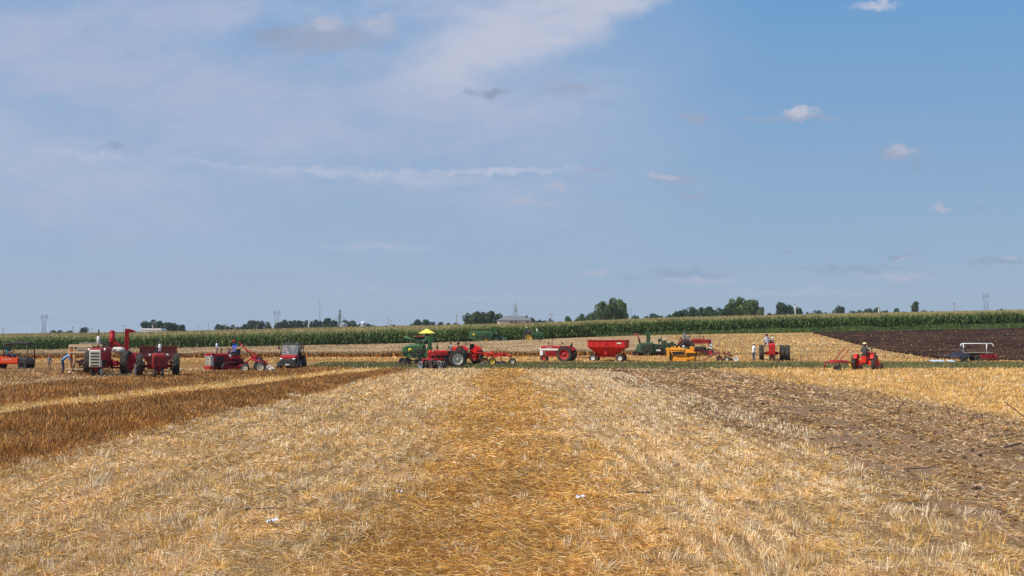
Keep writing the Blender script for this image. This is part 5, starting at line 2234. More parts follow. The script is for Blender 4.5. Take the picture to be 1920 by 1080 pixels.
def gravity_wagon():
    loc = gp(1141, 678.5)
    yaw = R(163)
    t = thing('hopper_wagon', 'bright red hopper wagon with sloping sides on four wheels behind the white and red tractor', 'wagon', loc, yaw)
    m = MB()
    L, W = 1.78, 1.15
    zt, zm, zb = 2.04, 1.40, .62
    top = [(-L, -W, zt), (L, -W, zt), (L, W, zt), (-L, W, zt)]
    mid = [(-L, -W, zm), (L, -W, zm), (L, W, zm), (-L, W, zm)]
    bot = [(-.55, -.75, zb), (.75, -.75, zb), (.75, .5, zb), (-.55, .5, zb)]
    inn = [(x * .97, y * .96, zt) for x, y, z in top]
    dn = [(x * .75, y * .7, 1.75) for x, y, z in top]
    q = lambda a, b: [(a + i, a + (i + 1) % 4, b + (i + 1) % 4, b + i) for i in range(4)]
    m.add(top + mid + bot + inn + dn, q(0, 4) + q(4, 8) + [(8, 11, 10, 9)] + q(12, 0) + q(16, 12) + [(16, 17, 18, 19)])
    m.build('hopper', RED2, t)
    m = MB()
    for s in (-1, 1):
        m.box((0, s * (W + .02), zt), (2 * L + .1, .06, .09))
        for x in (-1.2, -.6, 0, .6, 1.2):
            m.box((x, s * (W + .015), (zt + zm) / 2), (.035, .03, zt - zm))
    for s in (-1, 1):
        m.box((s * (L + .02), 0, zt), (.06, 2 * W, .09))
    m.build('rim_rail', RED, t)
    m = MB()
    for s in (-1, 1):
        for x in (-1.35, 1.35):
            m.tube((x, s * .8, zm + .02), (x, s * .7, .52), .05)
    m.tube((1.5, -.7, zm), (.7, -.65, .55), .03)
    m.box((0, 0, .50), (3.1, .12, .12))
    for s in (-1, 1):
        m.box((0, s * .6, .55), (3.0, .08, .10))
    m.tube((1.35, -.7, .36), (1.35, .7, .36), .05)
    m.tube((-1.25, -.7, .36), (-1.25, .7, .36), .05)
    m.build('running_gear', RED2, t)
    m = MB()
    m.tube((1.4, 0, .40), (3.6, 0, .45), .045)
    m.build('tongue', RUST, t)
    m = MB()
    m.box((.1, W * .80, .95), (.35, .05, .55), taper=.9)
    ring(m, (-.1, W + .05, 1.62), .17, .018, (0, 1, 0))
    m.build('unloading_door', RED, t)
    g = MB()
    g.box((-1.25, W + .03, 1.78), (.42, .012, .14))
    g.build('maker_plate', CREAM, t)
    for x in (1.35, -1.25):
        for s in (1, -1):
            wheel(t, (x, s * .78, .37), .37, .2, WHITE, s, 0, .52)


gravity_wagon()


def old_combine():
    p = gp(1240, 667.5)
    yaw = R(178)
    t = thing('combine_harvester', 'old dark green combine with two upright pipes standing left of the amber crawler', 'combine harvester', p, yaw)
    shell_body(t, 'body', OLDG, [(.85, 1.0, .45, 1.35), (.98, 1.3, .40, 1.45), (2.25, 1.3, .38, 1.40), (2.45, 1.1, .45, 1.25), (2.65, .9, .55, 1.0)])
    m_ = MB()
    loft(m_, [rsec(x, w, z0, z1, .06) for x, w, z0, z1 in ((-2.2, .7, .75, 1.0), (-1.5, .8, .65, 1.22), (-1.45, .95, .5, 1.30), (-.7, .95, .5, 1.40))])
    m_.build('feeder_house', DGREEN, t)
    m_ = MB()
    loft(m_, [rsec(x, w, z0, z1, .05) for x, w, z0, z1 in ((-.68, 1.1, .7, 1.36), (-.1, 1.1, .62, 1.50), (.0, 1.0, .5, 1.22), (.8, 1.0, .45, 1.30))])
    m_.box((-.3, .2, 1.52), (.5, .5, .2))
    m_.box((-1.1, .35, 1.42), (.35, .3, .16))
    m_.build('engine_cover', DGREEN, t)
    m_ = MB()
    m_.box((-.8, .3, .52), (1.6, .5, .30))
    m_.path([(-2.1, .4, .9), (-.2, .55, 1.2)], .04)
    m_.path([(-1.6, .45, .5), (-.9, .55, 1.35)], .035)
    m_.build('lower_works', IRON, t)
    side_works(t, .63, ((2.0, .8, .18), (1.3, .95, .26), (.2, .95, .22)))
    m = MB()
    m.tube((2.25, .2, 1.3), (2.55, .2, 2.35), .10, n=10)
    m.tube((2.52, .2, 2.33), (2.95, .2, 2.25), .10, n=10)
    m.build('unloading_auger', RUST, t)
    m = MB()
    loft(m, [[(x - w, -.15, z), (x + w, -.15, z), (x + w, .15, z), (x - w, .15, z)] for x, w, z in ((1.4, .20, 1.4), (1.35, .20, 1.9), (1.40, .22, 2.3), (1.55, .20, 2.62))])
    m.build('grain_elevator', OLDG, t)
    m = MB()
    m.path([(.3, .2, 1.25), (.0, .2, 2.0), (-.1, .2, 1.9)], .05)
    m.box((.15, 0, 1.68), (.4, .5, .3), .4)
    m.path([(.1, -.2, 1.6), (-.1, -.3, 2.1)], .04)
    m.build('control_stand', DGREEN, t)
    m = MB()
    m.path([(-1.7, .3, 1.0), (-2.0, .3, 2.0)], .035)
    m.build('lever', DGREEN, t)
    m = MB()
    m.box((.2, 0, .35), (4.4, .8, .18))
    m.tube((1.6, -.8, .36), (1.6, .8, .36), .05)
    m.tube((-.9, -.8, .36), (-.9, .8, .36), .05)
    m.build('chassis', IRON, t)
    g = MB()
    g.box((.35, .62, .62), (.45, .03, .18))
    g.build('maker_plate', WHITE, t)
    for x, r in ((1.6, .38), (-.9, .34)):
        for s in (1, -1):
            wheel(t, (x, s * .85, r), r, .2, IRON, s, 12, .5)
    wheel(t, (2.75, .5, .3), .3, .16, IRON, 1, 0, .5)


old_combine()


def amber_crawler():
    loc = gp(1278, 678.5)
    yaw = R(178)
    t = thing('crawler_tractor', 'small amber yellow crawler tractor standing in front of the dark red tractor', 'crawler tractor', loc, yaw)
    hood([(-.30, .60, 1.12, 1.30), (.2, .62, 1.12, 1.34), (1.15, .62, 1.12, 1.32), (1.22, .60, 1.12, 1.28)]).build('hood', CATY, t)
    m = MB()
    loft(m, [rsec(1.18, .72, .45, 1.34, .05), rsec(1.38, .72, .45, 1.34, .07), rsec(1.43, .62, .50, 1.26, .07)])
    rd = m.build('radiator', CATY, t)
    m = MB()
    m.box((1.455, 0, .82), (.015, .5, .6))
    m.build('radiator_core', IRON, rd)
    m = MB()
    m.box((.45, 0, .72), (1.3, .40, .42))
    for k in range(4):
        m.tube((.0 + k * .3, .2, .95), (.0 + k * .3, .34, .72), .05)
        m.box((.05 + k * .3, .27, .82), (.16, .16, .14))
    m.build('engine', IRON, t)
    m = MB()
    m.path([(-.2, .33, .98), (1.15, .33, .98)], .035)
    for k in range(5):
        m.box((-.05 + k * .27, .33, 1.10), (.10, .05, .16))
    m.path([(1.0, .3, .95), (.9, .42, .66), (-.3, .42, .60)], .04)
    m.build('side_pipes', CATY, t)
    m = MB()
    m.box((-.75, 0, .95), (.85, 1.0, .55), taper=.92)
    m.box((-1.0, 0, 1.30), (.30, 1.0, .32))
    m.box((.0, 0, .55), (1.9, .7, .25))
    for s in (1, -1):
        m.box((-.8, s * .60, .90), (.95, .30, .08))
    m.build('body', CATY, t)
    for s in (1, -1):
        track_loop(t, s * .62, -.95, .75, .33, .30, IRON, CATY)
        q = MB()
        q.box((.25, s * .80, .20), (1.35, .06, .20), ch=.9)
        q.build('side_guard', CATY, t)
    seat(t, (-.72, 0, 1.25), BLACK)
    for k in (-.2, .0, .2):
        m = MB()
        m.tube((-.15, k, 1.2), (-.30, k, 1.55), .02)
        m.ball((-.30, k, 1.56), .04)
        m.build('lever', IRON, t)

    m = MB()
    m.tube((.65, .1, 1.3), (.65, .1, 1.5), .09, n=12)
    m.ball((.2, -.1, 1.38), .1)
    m.ball((.9, 0, 1.38), (.07, .07, .09))
    m.build('air_cleaner_cap', CATY, t)
    m = MB()
    m.lathe([(.10, 0), (.12, .1), (.10, .22), (.001, .24)], (-.18, .2, 1.33), 'Z', 14)
    m.build('fuel_can', SILVER, t)


amber_crawler()

yd = R(-4)
ld = gp(1286, 668.5)
tractor('dark red tractor with white grille carrying the man in slate blue behind the amber crawler', ld, yd, RED3, .85, .42, 1.7, wb=2.45, front='narrow', fr=.44, hoodw=.52, hz=(1.35, 1.86), grille='white', gmat=WHITE, rim=IRON, frim=RED,
        side_mat=None, muff=None, stack=2.75, taper=.88, nose=.25, fend='red', low=RED)
person('man in slate blue shirt driving the dark red tractor behind the amber crawler', on(ld, yd, (-.15, 0, 1.85)), yd, 'sit', SHIRTS['slate'], SHIRTS['slate'], HATS['dark'], scale=1.12, sleeves='long')


def rusty_plough():
    loc = gp(1362, 678.5)
    t = thing('trailing_plough', 'rusty red trailing plough with a white disc at its tail beside the standing man', 'plough', loc, R(180))
    m = MB()
    m.path([(2.2, .1, .12), (1.6, .1, .55), (.9, .0, .9), (.1, 0, .75), (-.6, .1, .6)], .06)
    m.path([(1.9, -.2, 1.85), (1.3, -.1, 1.35), (.8, 0, 1.0)], .045)
    m.path([(1.6, .3, .5), (.7, .3, .85), (-.5, .3, .55)], .05)
    for x in (.7, .25, -.2):
        m.path([(x, .1, .85), (x + .1, .15, 1.15)], .035)
        m.path([(x, .15, .8), (x - .15, .2, .3)], .05)
        m.box((x, .1, .85), (.25, .2, .14), .4)
    m.build('frame', RUST, t)
    m = MB()
    for x in (.55, .1, -.35):
        share(m, (x, .2, .03), .5)
    m.build('mouldboard', IRON, t)
    wheel(t, (.75, .45, .30), .30, .12, RUST, 1, 0, .6)
    wheel(t, (.1, .5, .28), .28, .12, CREAM, 1, 0, .5)
    m = MB()
    disc_blade(m, (-.85, .3, .27), .25, .15, 22)
    d = m.build('tail_disc', WHITE, t)
    m = MB()
    m.ball((-.85, .27, .27), .05)
    m.ball((-.83, .42, .27), .05)
    m.build('disc_hub', IRON, d)


rusty_plough()

pw = gp(1413, 679.5)
person('man in white shirt and jeans with a tan cap standing beside the big tractor tyre', pw, R(15), 'reach', SHIRTS['white'], SHIRTS['jeans'], HATS['straw'], scale=1.03)

ye = R(-104)
le = front_placed(1448, 678.5, ye, 2.2)
tractor('red tractor with dual rear tyres facing us beside the man in white', le, ye, RED2, .80, .46, 1.95, wb=2.2, front='narrow', fr=.40, hoodw=.60, hz=(1.0, 1.78), grille='plain', rim=RED, muff=(1.9, 2.4),
        muffmat=SILVER, stack=2.55, taper=.95, nose=.3, duals=True, dual_side=(1,), fend=None)
person('driver in pale checked shirt on the dual tyred red tractor', on(le, ye, (-.1, -.45, 1.75)), ye, 'sit', SHIRTS['check'], SHIRTS['navy'], HATS['dark'], scale=1.1)

# ------------------------------------------------------------ orange tractor from behind
yf = R(57)
lo = gp(1622, 695)
tractor('orange red tractor seen from behind with a driver in a straw hat', lo, yf, ORED, .56, .30, 1.35, wb=1.75, front='wide', fr=.26, hoodw=.44, hz=(.85, 1.30), grille='white', gmat=ORED, rim=ORED, muff=(1.35, 1.6), muffmat=SILVER,
        stack=1.7, taper=.98, nose=.18, lamp=True, low=ORED, seatback=False)
person('driver in charcoal shirt and straw hat on the orange red tractor', on(lo, yf, (-.05, 0, 1.16)), yf, 'sit', SHIRTS['charcoal'], SHIRTS['charcoal'], HATS['straw'], 'brim', scale=1.0)


def cultivator():
    loc = gp(1572, 695.5)
    t = thing('cultivator', 'red cultivator with two tall slanting lever rods behind the orange red tractor', 'cultivator', loc, R(4))
    m = MB()
    m.path([(1.1, 0, .45), (.6, 0, .70), (-.9, 0, .65), (-1.0, 0, .25)], .05)
    m.path([(.6, .5, .70), (-.4, .5, .72)], .045)
    m.path([(.5, -.4, .62), (-.8, -.4, .60)], .045)
    m.path([(.45, -.4, .62), (.45, .5, .70)], .045)
    m.path([(-.3, -.4, .62), (-.3, .5, .70)], .045)
    m.build('frame', RED, t)
    for (a, b) in (((.45, 0, 1.62), (-.35, 0, .68)), ((.95, .3, 1.55), (.25, .3, .70))):
        m = MB()
        m.tube(a, b, .028)
        m.build('lever', RED, t)
    for x, y in ((-1.0, 0), (-.45, -.4), (-.3, 0), (.1, .4), (-.1, -.35), (.45, 0), (.6, .35)):
        m = MB()
        m.path([(x, y, .62), (x + .10, y, .38), (x - .02, y, .14), (x + .08, y, .02)], .028)
        m.build('tine', IRON, t)
    m = MB()
    m.path([(.65, -.3, .5), (.85, -.3, .15)], .06)
    m.build('spring_shank', YELLOW, t)
    wheel(t, (.2, .45, .2), .2, .1, IRON, 1, 0, .5)
    wheel(t, (-.35, -.45, .2), .2, .1, IRON, -1, 0, .5)


cultivator()


def rail_cart():
    loc = gp(1832, 678)
    sc = 1.0
    t = thing('flat_cart', 'low cart with a white pipe rail round its deck beside the black soil', 'cart', loc, R(0))
    m = MB()
    zb, zt = .92, 1.72
    m.path([(-1.75, -.5, 1.45), (-1.72, -.5, 1.66), (-1.60, -.5, zt), (1.15, -.5, zt), (1.32, -.5, 1.64), (1.36, -.5, 1.40)], .05, 10)
    m.path([(-1.5, -.5, zt), (-1.5, -.5, zb)], .05)
    m.path([(.70, -.5, zt), (.70, -.5, zb)], .05)
    m.build('rail', WHITE, t)
    m = MB()
    m.box((-.1, 0, .86), (2.9, 1.1, .09))
    m.build('deck', OLDWOOD, t)
    m = MB()
    m.box((-.1, 0, .70), (1.4, .5, .20))
    m.path([(-1.2, -.4, .8), (-.2, -.4, .35), (.9, -.4, .4)], .05)
    m.build('chassis', IRON, t)
    m = MB()
    for i in range(7):
        m.box((.25 + i * .22, -.35 + (i % 2) * .08, .52 + .03 * (i % 3)), (.14, .3, .30), .5)
    m.path([(.0, -.45, .62), (1.75, -.45, .55)], .05)
    m.path([(.2, -.45, .35), (1.65, -.45, .35)], .045)
    m.path([(1.4, -.45, .65), (1.8, -.45, .35), (1.75, -.45, .12)], .045)
    m.build('tine_bank', RED, t)
    for s in (1, -1):
        wheel(t, (-.2, s * .55, .28), .28, .16, IRON, s, 0, .5)


rail_cart()


SHARE = paint("mirror bright share steel", (0.62, 0.66, 0.74), 0.3, 0.3, dust=0.02)


def blue_plough():
    loc = gp(1775, 680)
    t = thing('trailing_plough', 'dark blue plough with three polished silver shares beside the white railed cart', 'plough', loc, R(180))
    m = MB()
    m.path([(.3, 0, .55), (-.5, .1, .75), (-1.6, .1, .85), (-2.1, 0, .5)], .09)
    m.path([(-.2, .3, .6), (-1.8, .4, .55)], .07)
    m.box((-1.0, .1, .82), (1.0, .4, .35), .15, taper=.8)
    m.box((-1.65, .1, .60), (.7, .4, .35))
    m.path([(-1.2, .1, .9), (-1.5, .1, 1.35), (-1.9, .1, 1.0)], .06)
    m.box((-1.5, .1, .30), (.4, .3, .4))
    m.build('frame', BLUE, t)
    for x, y in ((1.15, .05), (.62, .20), (-.20, .62)):
        m = MB()
        share(m, (x, y, .0), .74)
        m.v = [(a_, b_, .10 + (c_ * .55) + (x - a_) * -.10) for a_, b_, c_ in m.v]
        m.build('share', SHARE, t)
    wheel(t, (-1.4, .6, .28), .28, .15, IRON, 1, 0, .5)


blue_plough()
# ------------------------------------------------------------------ trees, buildings and masts beyond the corn
def crown_mesh(seed, kind):
    r = np.random.default_rng(seed)
    # lumps inside a unit crown: x,y in -1..1, z 0..1
    lumps = []
    nl = {'round': 16, 'tall': 18, 'wide': 22, 'ragged': 20}[kind]
    for i in range(nl):
        a = r.uniform(0, 2 * math.pi)
        z = r.uniform(0.08, 0.92)
        env = {'round': math.sqrt(max(0.02, 1 - (2 * z - 1) ** 2)), 'tall': 0.95 - 0.45 * z, 'wide': math.sqrt(max(.05, 1 - z ** 2.2)), 'ragged': 0.5 + .5 * math.sin(z * 3 + seed)}[kind]
        rad = env * r.uniform(0.25, 0.80)
        s = r.uniform(0.22, 0.42)
        lumps.append((math.cos(a) * rad, math.sin(a) * rad, z * (1 - s * .35), s, r.uniform(.7, 1.25)))
    lumps.append((0, 0, .45, .5, 1.0))
    per = 170
    V, T = [], []
    for (cx, cy, cz, s, tone) in lumps:
        d = r.normal(0, 1, (per, 3))
        d /= np.linalg.norm(d, axis=1, keepdims=True)
        rr = s * (0.72 + 0.34 * r.uniform(0, 1, per) ** .5)
        c = np.array([cx, cy, cz]) + d * rr[:, None] * np.array([1, 1, .62])
        nrm = d + r.normal(0, .55, (per, 3))
        nrm /= np.linalg.norm(nrm, axis=1, keepdims=True)
        u = np.cross(nrm, r.normal(0, 1, (per, 3)))
        u /= np.linalg.norm(u, axis=1, keepdims=True)
        w = np.cross(nrm, u)
        k = r.uniform(.035, .075, (per, 1))
        u, w = u * k, w * k * .8
        zs = np.array([1, 1, .85])
        V.append(np.stack([c - u * zs, c - w * zs, c + u * zs, c + w * zs], 1))
        base = np.array([(0.050, 0.085, 0.026)]) * tone * r.uniform(.6, 1.5, (per, 1))
        base = base * (1 + r.normal(0, .12, (per, 3)))
        T.append(base)
    return np.concatenate(V), np.concatenate(T)


CROWNS = {}


def crown_data(kind, var, tint):
    key = (kind, var, tint)
    if key not in CROWNS:
        V, T = crown_mesh(hash((kind == 'tall', kind == 'wide', kind == 'ragged', var)) % 9973, kind)
        tn = {'green': (1.25, 1.15, 1.0), 'dark': (.75, .80, .95), 'olive': (1.9, 1.55, 1.2)}[tint]
        CROWNS[key] = quads_mesh('crown', V, T * np.array(tn), LEAF)
    return CROWNS[key]


def trunk_mesh(seed):
    r = random.Random(seed)
    m = MB()
    m.tube((0, 0, 0), (.02, 0, .35), .045, .032, n=8)
    m.tube((.02, 0, .35), (.0, .02, .75), .032, .012, n=7)
    for i in range(7):
        a = i * 2.4 + r.random()
        z = .22 + .07 * i
        m.tube((.01, 0, z), (math.cos(a) * .30, math.sin(a) * .30, z + .22), .018, .005, n=5)
        m.tube((math.cos(a) * .18, math.sin(a) * .18, z + .14), (math.cos(a + .6) * .34, math.sin(a + .6) * .34, z + .20), .008, .003, n=4)
    return m


tm = [trunk_mesh(i).build('trunk', BARK) for i in range(3)]
TRUNKS = [o.data for o in tm]
for o in tm:
    bpy.data.objects.remove(o)


def tree(px, top, hw, D, label, kind='round', tint='green', group=None, base_cover=0.25):
    X = (px - 960) / F * D
    z0 = tz(X, D)
    p = at(px, top, D)
    h = p.z - z0
    wv = hw * D / F * (1.18 if group else .96)
    t = thing('tree', label, 'tree', (X, D, z0), random.uniform(0, 6.28), group)
    c = bpy.data.objects.new('crown', crown_data(kind, random.randint(0, 3), tint))
    COL.objects.link(c)
    c.parent = t
    lo = min(0.24 * h, max(0.06 * h, h - wv * 2.6))
    c.location = (0, 0, lo)
    c.scale = (wv * 1.18, wv * 1.18, (h - lo) * 0.97)
    k = bpy.data.objects.new('trunk', TRUNKS[random.randint(0, 2)])
    COL.objects.link(k)
    k.parent = t
    k.scale = (h * .8, h * .8, h)
    return t


ORD = ['first', 'second', 'third', 'fourth', 'fifth', 'sixth', 'seventh', 'eighth', 'ninth', 'tenth', 'eleventh', 'twelfth']


def clump(where, desc, lst, D, tint='green', kinds=('round', 'wide')):
    grp = "trees " + where
    for i, e in enumerate(lst):
        px, top, hw = e[:3]
        kd = e[3] if len(e) > 3 else kinds[i % len(kinds)]
        tn = e[4] if len(e) > 4 else tint
        if len(lst) == 1:
            lab = "%s tree %s" % (desc, where)
        else:
            lab = "%s tree %s, %s from left" % (desc, where, ORD[i])
        tree(px, top, hw, D + random.uniform(-14, 14) * (D / 500), lab, kd, tn, None if len(lst) == 1 else grp)


clump('left of the left pylon', 'tiny', [(30, 625, 4)], 800, 'dark')
clump('at the foot of the left pylon', 'tiny dark', [(80, 626, 4), (87, 625, 4)], 800, 'dark')
clump('just right of the left pylon', 'low dark', [(107, 617, 9, 'round'), (120, 622, 6), (131, 619, 8)], 700, 'dark')
clump('standing alone above the blue shirted man', 'small pointed', [(158, 612, 10, 'tall')], 600, 'dark')
clump('behind the long white shed', 'dark', [(274, 601, 11), (290, 597, 13, 'round'), (304, 602, 11), (317, 603, 11), (330, 604, 11), (341, 608, 9)], 480, 'dark')
clump('in the row above the red crawler', 'dark', [(408, 606, 9), (418, 609, 8), (434, 608, 11), (449, 612, 7), (462, 606, 10), (476, 599, 15, 'wide'), (492, 600, 13), (505, 607, 8)], 620, 'dark')
clump('in the long belt left of the grain bins', 'dark', [(523, 602, 10), (538, 598, 12), (551, 598, 11), (562, 600, 9), (575, 599, 11), (589, 598, 11), (603, 600, 9), (615, 595, 12), (626, 599, 8)], 600, 'dark')
clump('just right of the grain bins', 'dark', [(648, 599, 9), (660, 600, 11), (670, 605, 8), (690, 606, 8), (700, 608, 6)], 640, 'dark')
clump('in the gap left of the yellow umbrella', 'low hazy', [(725, 609, 7), (737, 608, 8), (748, 609, 6), (771, 607, 7)], 900, 'dark')
clump('above the yellow umbrella', 'mid green', [(785, 597, 12, 'round'), (798, 598, 11), (808, 601, 7), (826, 603, 8), (842, 604, 7), (856, 604, 7)], 620, 'dark')
clump('left of the low house with grey roof', 'leafy green', [(880, 585, 10, 'round'), (893, 583, 12), (907, 584, 12), (920, 582, 13, 'wide'), (934, 586, 10)], 430, 'green')
clump('right of the low house with grey roof', 'dark', [(984, 590, 9), (997, 595, 7), (1010, 598, 8), (1020, 600, 7), (1033, 596, 5, 'tall')], 560, 'dark')
clump('left of the biggest round tree', 'green', [(1048, 601, 7), (1064, 592, 9), (1080, 597, 8), (1094, 587, 13, 'round'), (1112, 584, 12)], 460, 'green')
clump('over the red hopper wagon', 'biggest round green', [(1128, 566, 11, 'round', 'green'), (1148, 556, 22, 'round', 'olive'), (1165, 564, 13, 'round', 'olive'), (1139, 562, 14, 'round', 'green')], 400, 'olive')
clump('above the old dark combine', 'low dark', [(1191, 590, 9), (1212, 592, 8), (1226, 587, 12, 'wide'), (1240, 591, 9)], 700, 'dark')
clump('in the wooded rise above the amber crawler', 'dense dark', [(1256, 588, 8), (1268, 583, 10), (1282, 579, 12), (1298, 575, 13), (1312, 574, 12), (1328, 574, 12), (1338, 578, 8)], 470, 'dark')
clump('in the tall group above the dual tyred tractor', 'tall green', [(1354, 574, 11, 'round', 'dark'), (1368, 567, 9), (1382, 555, 15, 'round', 'olive'), (1397, 556, 15, 'round', 'olive'), (1413, 560, 12, 'tall', 'green'), (1426, 572, 9, 'ragged', 'olive')], 400, 'green')
clump('just left of the white pole', 'dark green', [(1443, 586, 6), (1452, 588, 5), (1465, 564, 10, 'tall'), (1480, 569, 11, 'round'), (1497, 575, 9)], 420, 'dark')
clump('right of the white pole', 'low hazy', [(1516, 584, 8), (1532, 581, 9), (1548, 584, 7), (1556, 586, 5)], 760, 'dark')
clump('alone and round above the straw hatted driver', 'dark', [(1575, 572, 13, 'round')], 430, 'dark')
clump('in the low line above the ploughed corner', 'low hazy', [(1600, 581, 9), (1614, 580, 8), (1628, 577, 11, 'wide'), (1644, 576, 11), (1661, 580, 8), (1681, 577, 8), (1697, 582, 6)], 720, 'dark')
clump('standing alone right of the poles', 'tall dark oval', [(1715, 561, 12, 'ragged')], 430, 'dark')
clump('in the row right of the tall oval tree', 'tiny hazy', [(1733, 580, 7), (1746, 582, 6), (1870, 580, 6), (1881, 578, 8)], 900, 'dark')


def back(px, D):
    X = (px - 960) / F * D
    return Vector((X, D, tz(X, D)))


def ztop(py, D):
    return at(960, py, D).z


def house():
    D = 400
    c = back(964, D)
    t = thing('house', 'long low house with a grey hipped roof and pale walls behind the corn', 'house', c, R(6))
    zr, ze = ztop(592, D) - c.z, ztop(600.5, D) - c.z
    L, W = 6.9, 4.2
    m = MB()
    m.box((0, 0, ze / 2), (2 * L - .7, 2 * W - .7, ze), ch=.001)
    m.build('wall', WALLC, t)
    m = MB()
    ev = [(-L, -W, ze), (L, -W, ze), (L, W, ze), (-L, W, ze)]
    lo_ = [(x, y, ze - .2) for x, y, z in ev]
    m.add(lo_ + ev + [(-L + 3.6, 0, zr), (L - 3.6, 0, zr)], [(3, 2, 1, 0), (0, 1, 5, 4), (1, 2, 6, 5), (2, 3, 7, 6), (3, 0, 4, 7), (4, 5, 9, 8), (5, 6, 9), (6, 7, 8, 9), (7, 4, 8)])
    rf = m.build('roof', ROOFC, t)
    m = MB()
    m.box((-1.2, .5, zr - .1), (.3, .3, .5))
    m.build('vent_pipe', IRON, rf)
    for x, w, h in ((-1.7, .5, .9), (-1.1, .4, .9), (.2, .8, .8), (1.9, .5, .7), (5.0, .9, .9)):
        m = MB()
        m.box((x, -W + .33, ze - .95), (w, .10, h), ch=.01)
        f = m.build('window', PANE, t)
        g = MB()
        g.box((x, -W + .30, ze - .95 + h / 2 + .05), (w + .2, .12, .09), ch=.01)
        g.build('frame', WHITE, f)


house()


def shed():
    D = 440
    c = back(288, D)
    t = thing('shed', 'long low white shed in front of the dark trees at left', 'shed', c, 0)
    zr, ze = ztop(615.8, D) - c.z, ztop(618.8, D) - c.z
    L, W = 4.7, 3
    m = MB()
    m.box((0, 0, ze / 2), (2 * L, 2 * W, ze), ch=.001)
    m.build('wall', paint("white shed cladding", (.8, .8, .78), .6, dust=.03), t)
    m = MB()
    m.prism([(-L - .1, ze), (L + .1, ze), (L + .1, ze + .05), (L - .3, zr), (-L + .3, zr), (-L - .1, ze + .05)], -W - .2, W + .2)
    m.build('roof', WHITE, t)
    c2 = back(311, D)
    m = MB()
    m.box((0, 0, 1.2), (2.0, 2, 2.4 + ztop(618, D) * 0 + .2), taper=.9)
    t2 = thing('parked_truck', 'small grey and white truck parked at the right end of the white shed', 'truck', (c2.x, c2.y, ztop(621.5, D) - 1.0), 0)
    m = MB()
    loft(m, [[(x, -.9, z0), (x, -.9, z1), (x, .9, z1), (x, .9, z0)] for x, z0, z1 in ((-1.3, .5, 1.3), (-.1, .5, 1.35), (.1, .5, 1.9), (.7, .5, 1.9), (1.0, .5, 1.25), (1.5, .5, 1.1))])
    m.build('body', BLACK, t2)
    m = MB()
    m.box((.42, -.91, 1.6), (.5, .04, .4))
    m.build('window', WHITE, t2)
    for x in (-.8, 1.0):
        for s in (1, -1):
            wheel(t2, (x, s * .8, .4), .4, .22, WHITE, s, 0, .5)


shed()


def outbuilding():
    D = 450
    c = back(1029, D)
    t = thing('outbuilding', 'tiny pale outbuilding right of the grey roofed house', 'shed', c, 0)
    ze, zr = ztop(603.5, D) - c.z, ztop(601.5, D) - c.z
    m = MB()
    m.box((0, 0, ze / 2), (3.2, 3, ze), ch=.001)
    m.build('wall', WALLC, t)
    m = MB()
    m.prism([(-1.8, ze), (1.8, ze), (0, zr)], -1.7, 1.7)
    m.build('roof', ROOFC, t)


outbuilding()


def lattice(px, top, D, label, half=(5, 1.2), waist=.55, head=True, arms=True, th=.22):
    """four legged pylon drawn in at the waist"""
    c = back(px, D)
    H_ = ztop(top, D) - c.z
    t = thing('pylon', label, 'pylon', c, R(20))
    b, w = half
    zw = H_ * waist
    m = MB()
    for sx in (1, -1):
        for sy in (1, -1):
            m.tube((sx * b, sy * b, 0), (sx * w, sy * w, zw), th, th * .8, n=4)
    for k in range(4):
        z0, z1 = zw * k / 4, zw * (k + 1) / 4
        r0, r1 = b + (w - b) * k / 4, b + (w - b) * (k + 1) / 4
        for s in (1, -1):
            m.tube((-r0, s * r0, z0), (r1, s * r1, z1), th * .5, n=4)
            m.tube((r0, s * r0, z0), (-r1, s * r1, z1), th * .5, n=4)
            m.tube((s * r0, -r0, z0), (s * r1, r1, z1), th * .5, n=4)
    m.build('legs', PYLON, t)
    m = MB()
    if head:
        for s in (1, -1):
            m.tube((s * w, 0, zw), (s * b * .70, 0, H_ * .86), th, n=4)
            m.tube((s * b * .70, 0, H_ * .86), (s * b * .62, 0, H_), th, n=4)
            m.tube((s * w, 0, zw), (0, 0, H_ * .80), th * .6, n=4)
            m.tube((0, 0, H_ * .80), (s * b * .70, 0, H_ * .93), th * .6, n=4)
        m.tube((-b * 1.15, 0, H_ * .90), (b * 1.15, 0, H_ * .90), th, n=4)
        m.tube((-b * 1.0, 0, H_ * .96), (b * 1.0, 0, H_ * .96), th * .7, n=4)
        for s in (-1, 0, 1):
            m.tube((s * b, 0, H_ * .9), (s * b, 0, H_ * .84), th * .6, n=4)
    else:
        m.tube((0, 0, zw), (0, 0, H_), w * .3, n=5)
        for z in (.75, .9):
            m.tube((-b * .6, 0, H_ * z), (b * .6, 0, H_ * z), th * .7, n=4)
    m.build('cross_arms', PYLON, t)
    return c, H_


pA = lattice(83, 589, 900, 'pale lattice pylon standing far off at the left', (3.0, 1.0), th=.20)
pB = lattice(519, 581, 800, 'pale lattice pylon rising behind the belt of trees', (2.7, 1.2), waist=.5, th=.16)
pC = lattice(966.5, 566, 700, 'narrow steel tower rising above the grey roofed house', (3.0, .5), waist=.86, head=False, th=.17)
pD = lattice(1849, 549, 700, 'pale lattice pylon at the right above the corn', (2.8, 1.3), waist=.5, th=.17)


